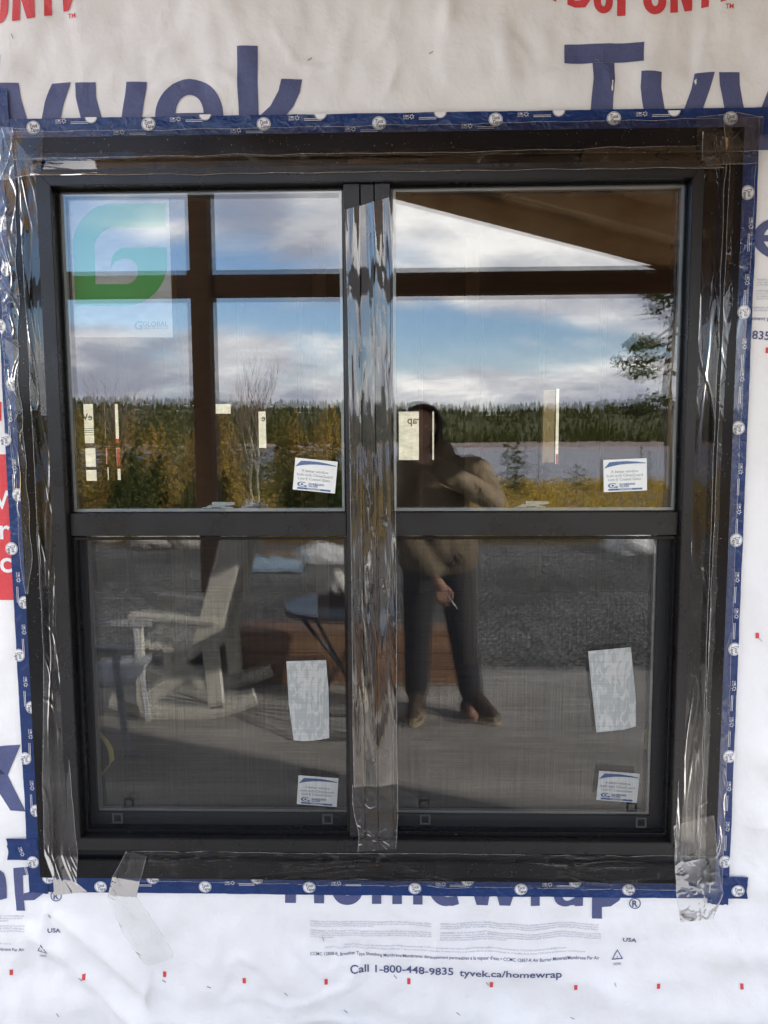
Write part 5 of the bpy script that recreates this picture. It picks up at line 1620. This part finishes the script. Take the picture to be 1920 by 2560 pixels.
for v in bm.verts:
    n_ = 1 + 0.25 * noise.noise(v.co * 2.5) + 0.12 * noise.noise(v.co * 7); v.co = Vector((v.co.x * 0.5, v.co.y * 0.25, max(-0.1, v.co.z) * 0.28)) * n_
o = bm_obj('wrapped_bundle', bm, M_PLASTIC, None, True); o.location = (p.x, -11.0, GZ + 0.02); tag(o, 'bundle of boards wrapped in white plastic film on the gravel', 'bundle')
for u, r, s, lab in ((1430, 12.0, 1.0, 'white grey building bag slumped at the far end of the gravel'),):
    p = W(u + 150, 1350, r); bm = bmesh.new(); bmesh.ops.create_icosphere(bm, subdivisions=4, radius=1.0)
    for v in bm.verts:
        n_ = 1 + 0.3 * noise.noise(v.co * 1.8 + Vector((7, 0, 0))); v.co = Vector((v.co.x * 0.42, v.co.y * 0.35, max(-0.1, v.co.z) * 0.42)) * n_
    o = bm_obj('building_bag', bm, M_PLASTIC, None, True); o.location = (p.x, -r, GZ + 0.03); tag(o, lab, 'bag')
rug = None

# ------------------------------------------------------------------ the person taking the picture
def capsule(bm, a, b, ra, rb, n=14):
    a = Vector(a); b = Vector(b); d = b - a; L_ = d.length
    rot = d.to_track_quat('Z', 'Y').to_matrix().to_4x4() if L_ > 1e-6 else Matrix.Identity(4)
    for p, r in ((a, ra), (b, rb)):
        bmesh.ops.create_icosphere(bm, subdivisions=2, radius=r, matrix=Matrix.Translation(p))
    if L_ > 1e-6:
        bmesh.ops.create_cone(bm, cap_ends=True, segments=n, radius1=ra, radius2=rb, depth=L_, matrix=Matrix.Translation((a + b) / 2) @ rot)


def fused(name, bm, voxel, m, parent, smooth_it=4):
    me = bpy.data.meshes.new(name); bm.to_mesh(me); bm.free()
    ob = bpy.data.objects.new(name, me); COL.objects.link(ob)
    rm = ob.modifiers.new('r', 'REMESH'); rm.mode = 'VOXEL'; rm.voxel_size = voxel
    sm = ob.modifiers.new('s', 'SMOOTH'); sm.iterations = smooth_it; sm.factor = 0.5
    dg = bpy.context.evaluated_depsgraph_get(); dg.update()
    res = bpy.data.meshes.new_from_object(ob.evaluated_get(dg))
    bpy.data.objects.remove(ob); bpy.data.meshes.remove(me)
    res.name = name
    return link(name, res, m, parent, True)


PX, PY = 0.20, -2.40
per = thing('person', 'person in khaki jacket, dark trousers and boots holding up a phone', 'person', (PX, PY, DZ))
HD = Vector((-0.11, 0.02, 1.70))
SL_, SR_ = Vector((-0.19, 0, 1.46)), Vector((0.19, 0, 1.46))
ELR, HAR = Vector((0.27, 0.17, 1.30)), Vector((-0.135, 0.385, 1.565))
ELL, HAL = Vector((-0.20, 0.08, 1.16)), Vector((0.02, 0.20, 0.80))
HIPL, HIPR, KNL, KNR, ANL, ANR = Vector((-0.095, 0, .95)), Vector((0.10, 0, .95)), Vector((-0.115, .03, .52)), Vector((0.14, .03, .52)), Vector((-0.12, -.02, .10)), Vector((0.20, 0, .10))
bm = bmesh.new()
# trunk, legs, arms
capsule(bm, (0, 0, 1.00), (0, 0, 1.22), 0.125, 0.115); capsule(bm, (0, 0, 1.22), (0, 0, 1.40), 0.115, 0.125)
capsule(bm, SL_ * 0.8 + Vector((0, 0, .29)), SR_ * 0.8 + Vector((0, 0, .29)), 0.065, 0.065); capsule(bm, (0, 0, 1.42), HD + Vector((0, -.02, -.08)), 0.06, 0.052)
for h_, k_, a_ in ((HIPL, KNL, ANL), (HIPR, KNR, ANR)):
    capsule(bm, h_, k_, 0.088, 0.058); capsule(bm, k_, a_, 0.056, 0.040); capsule(bm, a_ - Vector((0, 0, .04)), a_ + Vector((0, .12, -.06)), 0.035, 0.03)
for s_, e_, h_ in ((SR_, ELR, HAR), (SL_, ELL, HAL)):
    capsule(bm, s_, e_, 0.052, 0.042); w_ = e_.lerp(h_, 0.84); capsule(bm, e_, w_, 0.040, 0.027)
# head with face
for c, r in (((0, 0, 0.02), 0.098), ((0, 0.012, -0.055), 0.075), ((0, 0.03, -0.085), 0.050)):
    bmesh.ops.create_icosphere(bm, subdivisions=3, radius=r, matrix=Matrix.Translation(HD + Vector(c)) @ Matrix.Diagonal((0.82, 1.0, 1.0, 1)))
capsule(bm, HD + Vector((0, .085, .0)), HD + Vector((0, .108, -.035)), 0.010, 0.015)
for s in (-1, 1):
    capsule(bm, HD + Vector((s * .083, -.005, .01)), HD + Vector((s * .082, -.005, -.03)), 0.016, 0.012)
    capsule(bm, HD + Vector((s * .02, .090, .018)), HD + Vector((s * .045, .078, .018)), 0.010, 0.010)
capsule(bm, HD + Vector((-.022, .082, -.065)), HD + Vector((.022, .082, -.065)), 0.008, 0.008)
# hands: palm, four fingers and a thumb each
wr = ELR.lerp(HAR, 0.84); palm = HAR + Vector((0.035, 0, -0.02)); capsule(bm, wr, palm, 0.028, 0.030)
for k, ln in enumerate((0.070, 0.078, 0.074, 0.058)):
    b0 = palm + Vector((-0.012, 0.008, 0.030 - 0.019 * k)); m0 = b0 + Vector((-ln * .55, 0.022, .004)); capsule(bm, b0, m0, 0.0095, 0.0085); capsule(bm, m0, m0 + Vector((-ln * .5, -0.004, .002)), 0.0085, 0.0075)
capsule(bm, palm + Vector((0, -.01, .02)), palm + Vector((-.035, -.022, .045)), 0.012, 0.010); capsule(bm, palm + Vector((-.035, -.022, .045)), palm + Vector((-.06, -.016, .05)), 0.010, 0.008)
wr = ELL.lerp(HAL, 0.84); palm = HAL; capsule(bm, wr, palm, 0.027, 0.032)
for k, ln in enumerate((0.072, 0.080, 0.076, 0.060)):
    b0 = palm + Vector((0.028 - 0.019 * k, 0.018, -0.022)); m0 = b0 + Vector((0, 0.012, -ln * .5)); capsule(bm, b0, m0, 0.0095, 0.0088); capsule(bm, m0, m0 + Vector((0, -0.024, -ln * .42)), 0.0088, 0.0075)
capsule(bm, palm + Vector((.028, .01, .01)), palm + Vector((.05, .028, -.02)), 0.012, 0.010); capsule(bm, palm + Vector((.05, .028, -.02)), palm + Vector((.045, .034, -.05)), 0.010, 0.008)
fused('body', bm, 0.0058, M_SKIN, per, 3)
# eyes
for s in (-1, 1):
    bm = bmesh.new(); bmesh.ops.create_icosphere(bm, subdivisions=2, radius=0.0125, matrix=Matrix.Translation(HD + Vector((s * .032, .078, .004)))); bm_obj('eye', bm, M_INK_WHITE, per, True)
# jacket
bm = bmesh.new()
capsule(bm, (0, 0, 1.40), (0.0, 0, 1.12), 0.155, 0.165); capsule(bm, (0.0, 0, 1.12), (0, 0, 0.98), 0.165, 0.165); capsule(bm, (-0.04, 0, 0.97), (0.04, 0, 0.97), 0.165, 0.17)
capsule(bm, SL_ * 0.85 + Vector((0, 0, .21)), SR_ * 0.85 + Vector((0, 0, .21)), 0.088, 0.088); capsule(bm, (0, -.02, 1.48), (0, -.02, 1.55), 0.095, 0.085)
for s_, e_, h_ in ((SR_, ELR, HAR), (SL_, ELL, HAL)):
    capsule(bm, s_, e_, 0.092, 0.082); capsule(bm, e_, e_.lerp(h_, 0.80), 0.078, 0.052)
jk = fused('jacket', bm, 0.011, M_JACKET, per, 5)
for v in jk.data.vertices:
    n_ = noise.noise(v.co * 8) * 0.016 + noise.noise(Vector((v.co.x * 26, v.co.y * 26, v.co.z * 9))) * 0.011
    v.co += v.normal * n_
    v.co.x *= 1.0 + 0.20 * smooth01((1.50 - v.co.z) / 0.35) * smooth01((0.30 - abs(v.co.x)) / 0.08)
    if v.co.z < 0.87: v.co.z = 0.87 + 0.01 * noise.noise(v.co * 12)
# trousers
bm = bmesh.new(); capsule(bm, (0, 0, 0.96), (0, 0, 0.92), 0.15, 0.14)
for h_, k_, a_ in ((HIPL, KNL, ANL), (HIPR, KNR, ANR)):
    capsule(bm, h_, k_, 0.112, 0.085); capsule(bm, k_, a_ + Vector((0, 0, .06)), 0.083, 0.074)
fused('trousers', bm, 0.011, M_TROUSER, per, 4)
# boots
for a_, yaw in ((ANL, 0.15), (ANR, -0.75)):
    bm = bmesh.new(); d = Vector((-sin(yaw), cos(yaw), 0))
    capsule(bm, a_ + Vector((0, 0, .16)), a_ + Vector((0, 0, -.03)), 0.062, 0.055); capsule(bm, a_ + Vector((0, 0, -.045)) - d * .03, a_ + d * .17 + Vector((0, 0, -.055)), 0.048, 0.042)
    capsule(bm, a_ + d * .03 + Vector((0, 0, .02)), a_ + d * .12 + Vector((0, 0, -.03)), 0.048, 0.044)
    b_ = fused('boot', bm, 0.008, M_BOOT, per, 3)
    bm = bmesh.new(); pts = []
    s_ = Vector((d.y, -d.x, 0))
    for t in range(24):
        an = 2 * pi * t / 24; q = a_ + d * (0.065 + 0.150 * cos(an)) + s_ * (0.054 * sin(an) * (1.0 + 0.12 * cos(an)))
        pts.append((q.x, q.y))
    va = [bm.verts.new((x, y, 0.002)) for x, y in pts]; vb = [bm.verts.new((x, y, 0.028)) for x, y in pts]
    bm.faces.new(va[::-1]); bm.faces.new(vb)
    for i in range(24): bm.faces.new((va[i], va[(i + 1) % 24], vb[(i + 1) % 24], vb[i]))
    bm_obj('sole', bm, M_SOLE, b_)
# hair
bm = bmesh.new()
bmesh.ops.create_icosphere(bm, subdivisions=3, radius=0.108, matrix=Matrix.Translation(HD + Vector((0, -.022, .035))) @ Matrix.Diagonal((0.88, 0.95, 0.92, 1)))
for s in (-1, 1):
    capsule(bm, HD + Vector((s * .072, -.03, .0)), HD + Vector((s * .088, -.03, -.20)), 0.042, 0.038)
capsule(bm, HD + Vector((0, -.06, 0)), HD + Vector((0, -.07, -.22)), 0.075, 0.065)
fused('hair', bm, 0.009, M_HAIR, per, 3)
# dark hood of the jacket, open at the face
bm = bmesh.new()
bmesh.ops.create_icosphere(bm, subdivisions=4, radius=0.145, matrix=Matrix.Translation(HD + Vector((0, -.035, .0))) @ Matrix.Diagonal((0.92, 1.0, 1.0, 1)))
for v in list(bm.verts):
    q = v.co - HD
    if q.y > 0.045 and abs(q.x) < 0.095 and -0.12 < q.z < 0.10: bm.verts.remove(v)
for v in bm.verts:
    v.co += v.co.normalized() * 0.006 * noise.noise(v.co * 18)
bmesh.ops.solidify(bm, geom=bm.faces[:], thickness=0.012)
bm_obj('hood', bm, M_HOOD, per, True)
phone = thing('phone', 'black phone held up in one hand in front of the face', 'phone', (0.0, -DIST - 0.012, EYE))
box('case', -0.022, 0.050, -0.0045, 0.0045, -0.125, 0.022, M_PHONE, phone, 0.003)
bm = bmesh.new(); bmesh.ops.create_cone(bm, cap_ends=True, segments=20, radius1=0.007, radius2=0.007, depth=0.002, matrix=Matrix.Translation((0, 0.0056, 0)) @ Matrix.Rotation(pi / 2, 4, 'X')); bm_obj('lens', bm, M_LENS, phone)
cig = tube('cigarette', [(PX + HAL.x + .03, PY + HAL.y + .03, DZ + HAL.z - .03), (PX + HAL.x + .075, PY + HAL.y + .05, DZ + HAL.z - .10)], 0.0042, M_INK_WHITE)
tag(cig, 'white cigarette held in the lowered hand', 'cigarette')
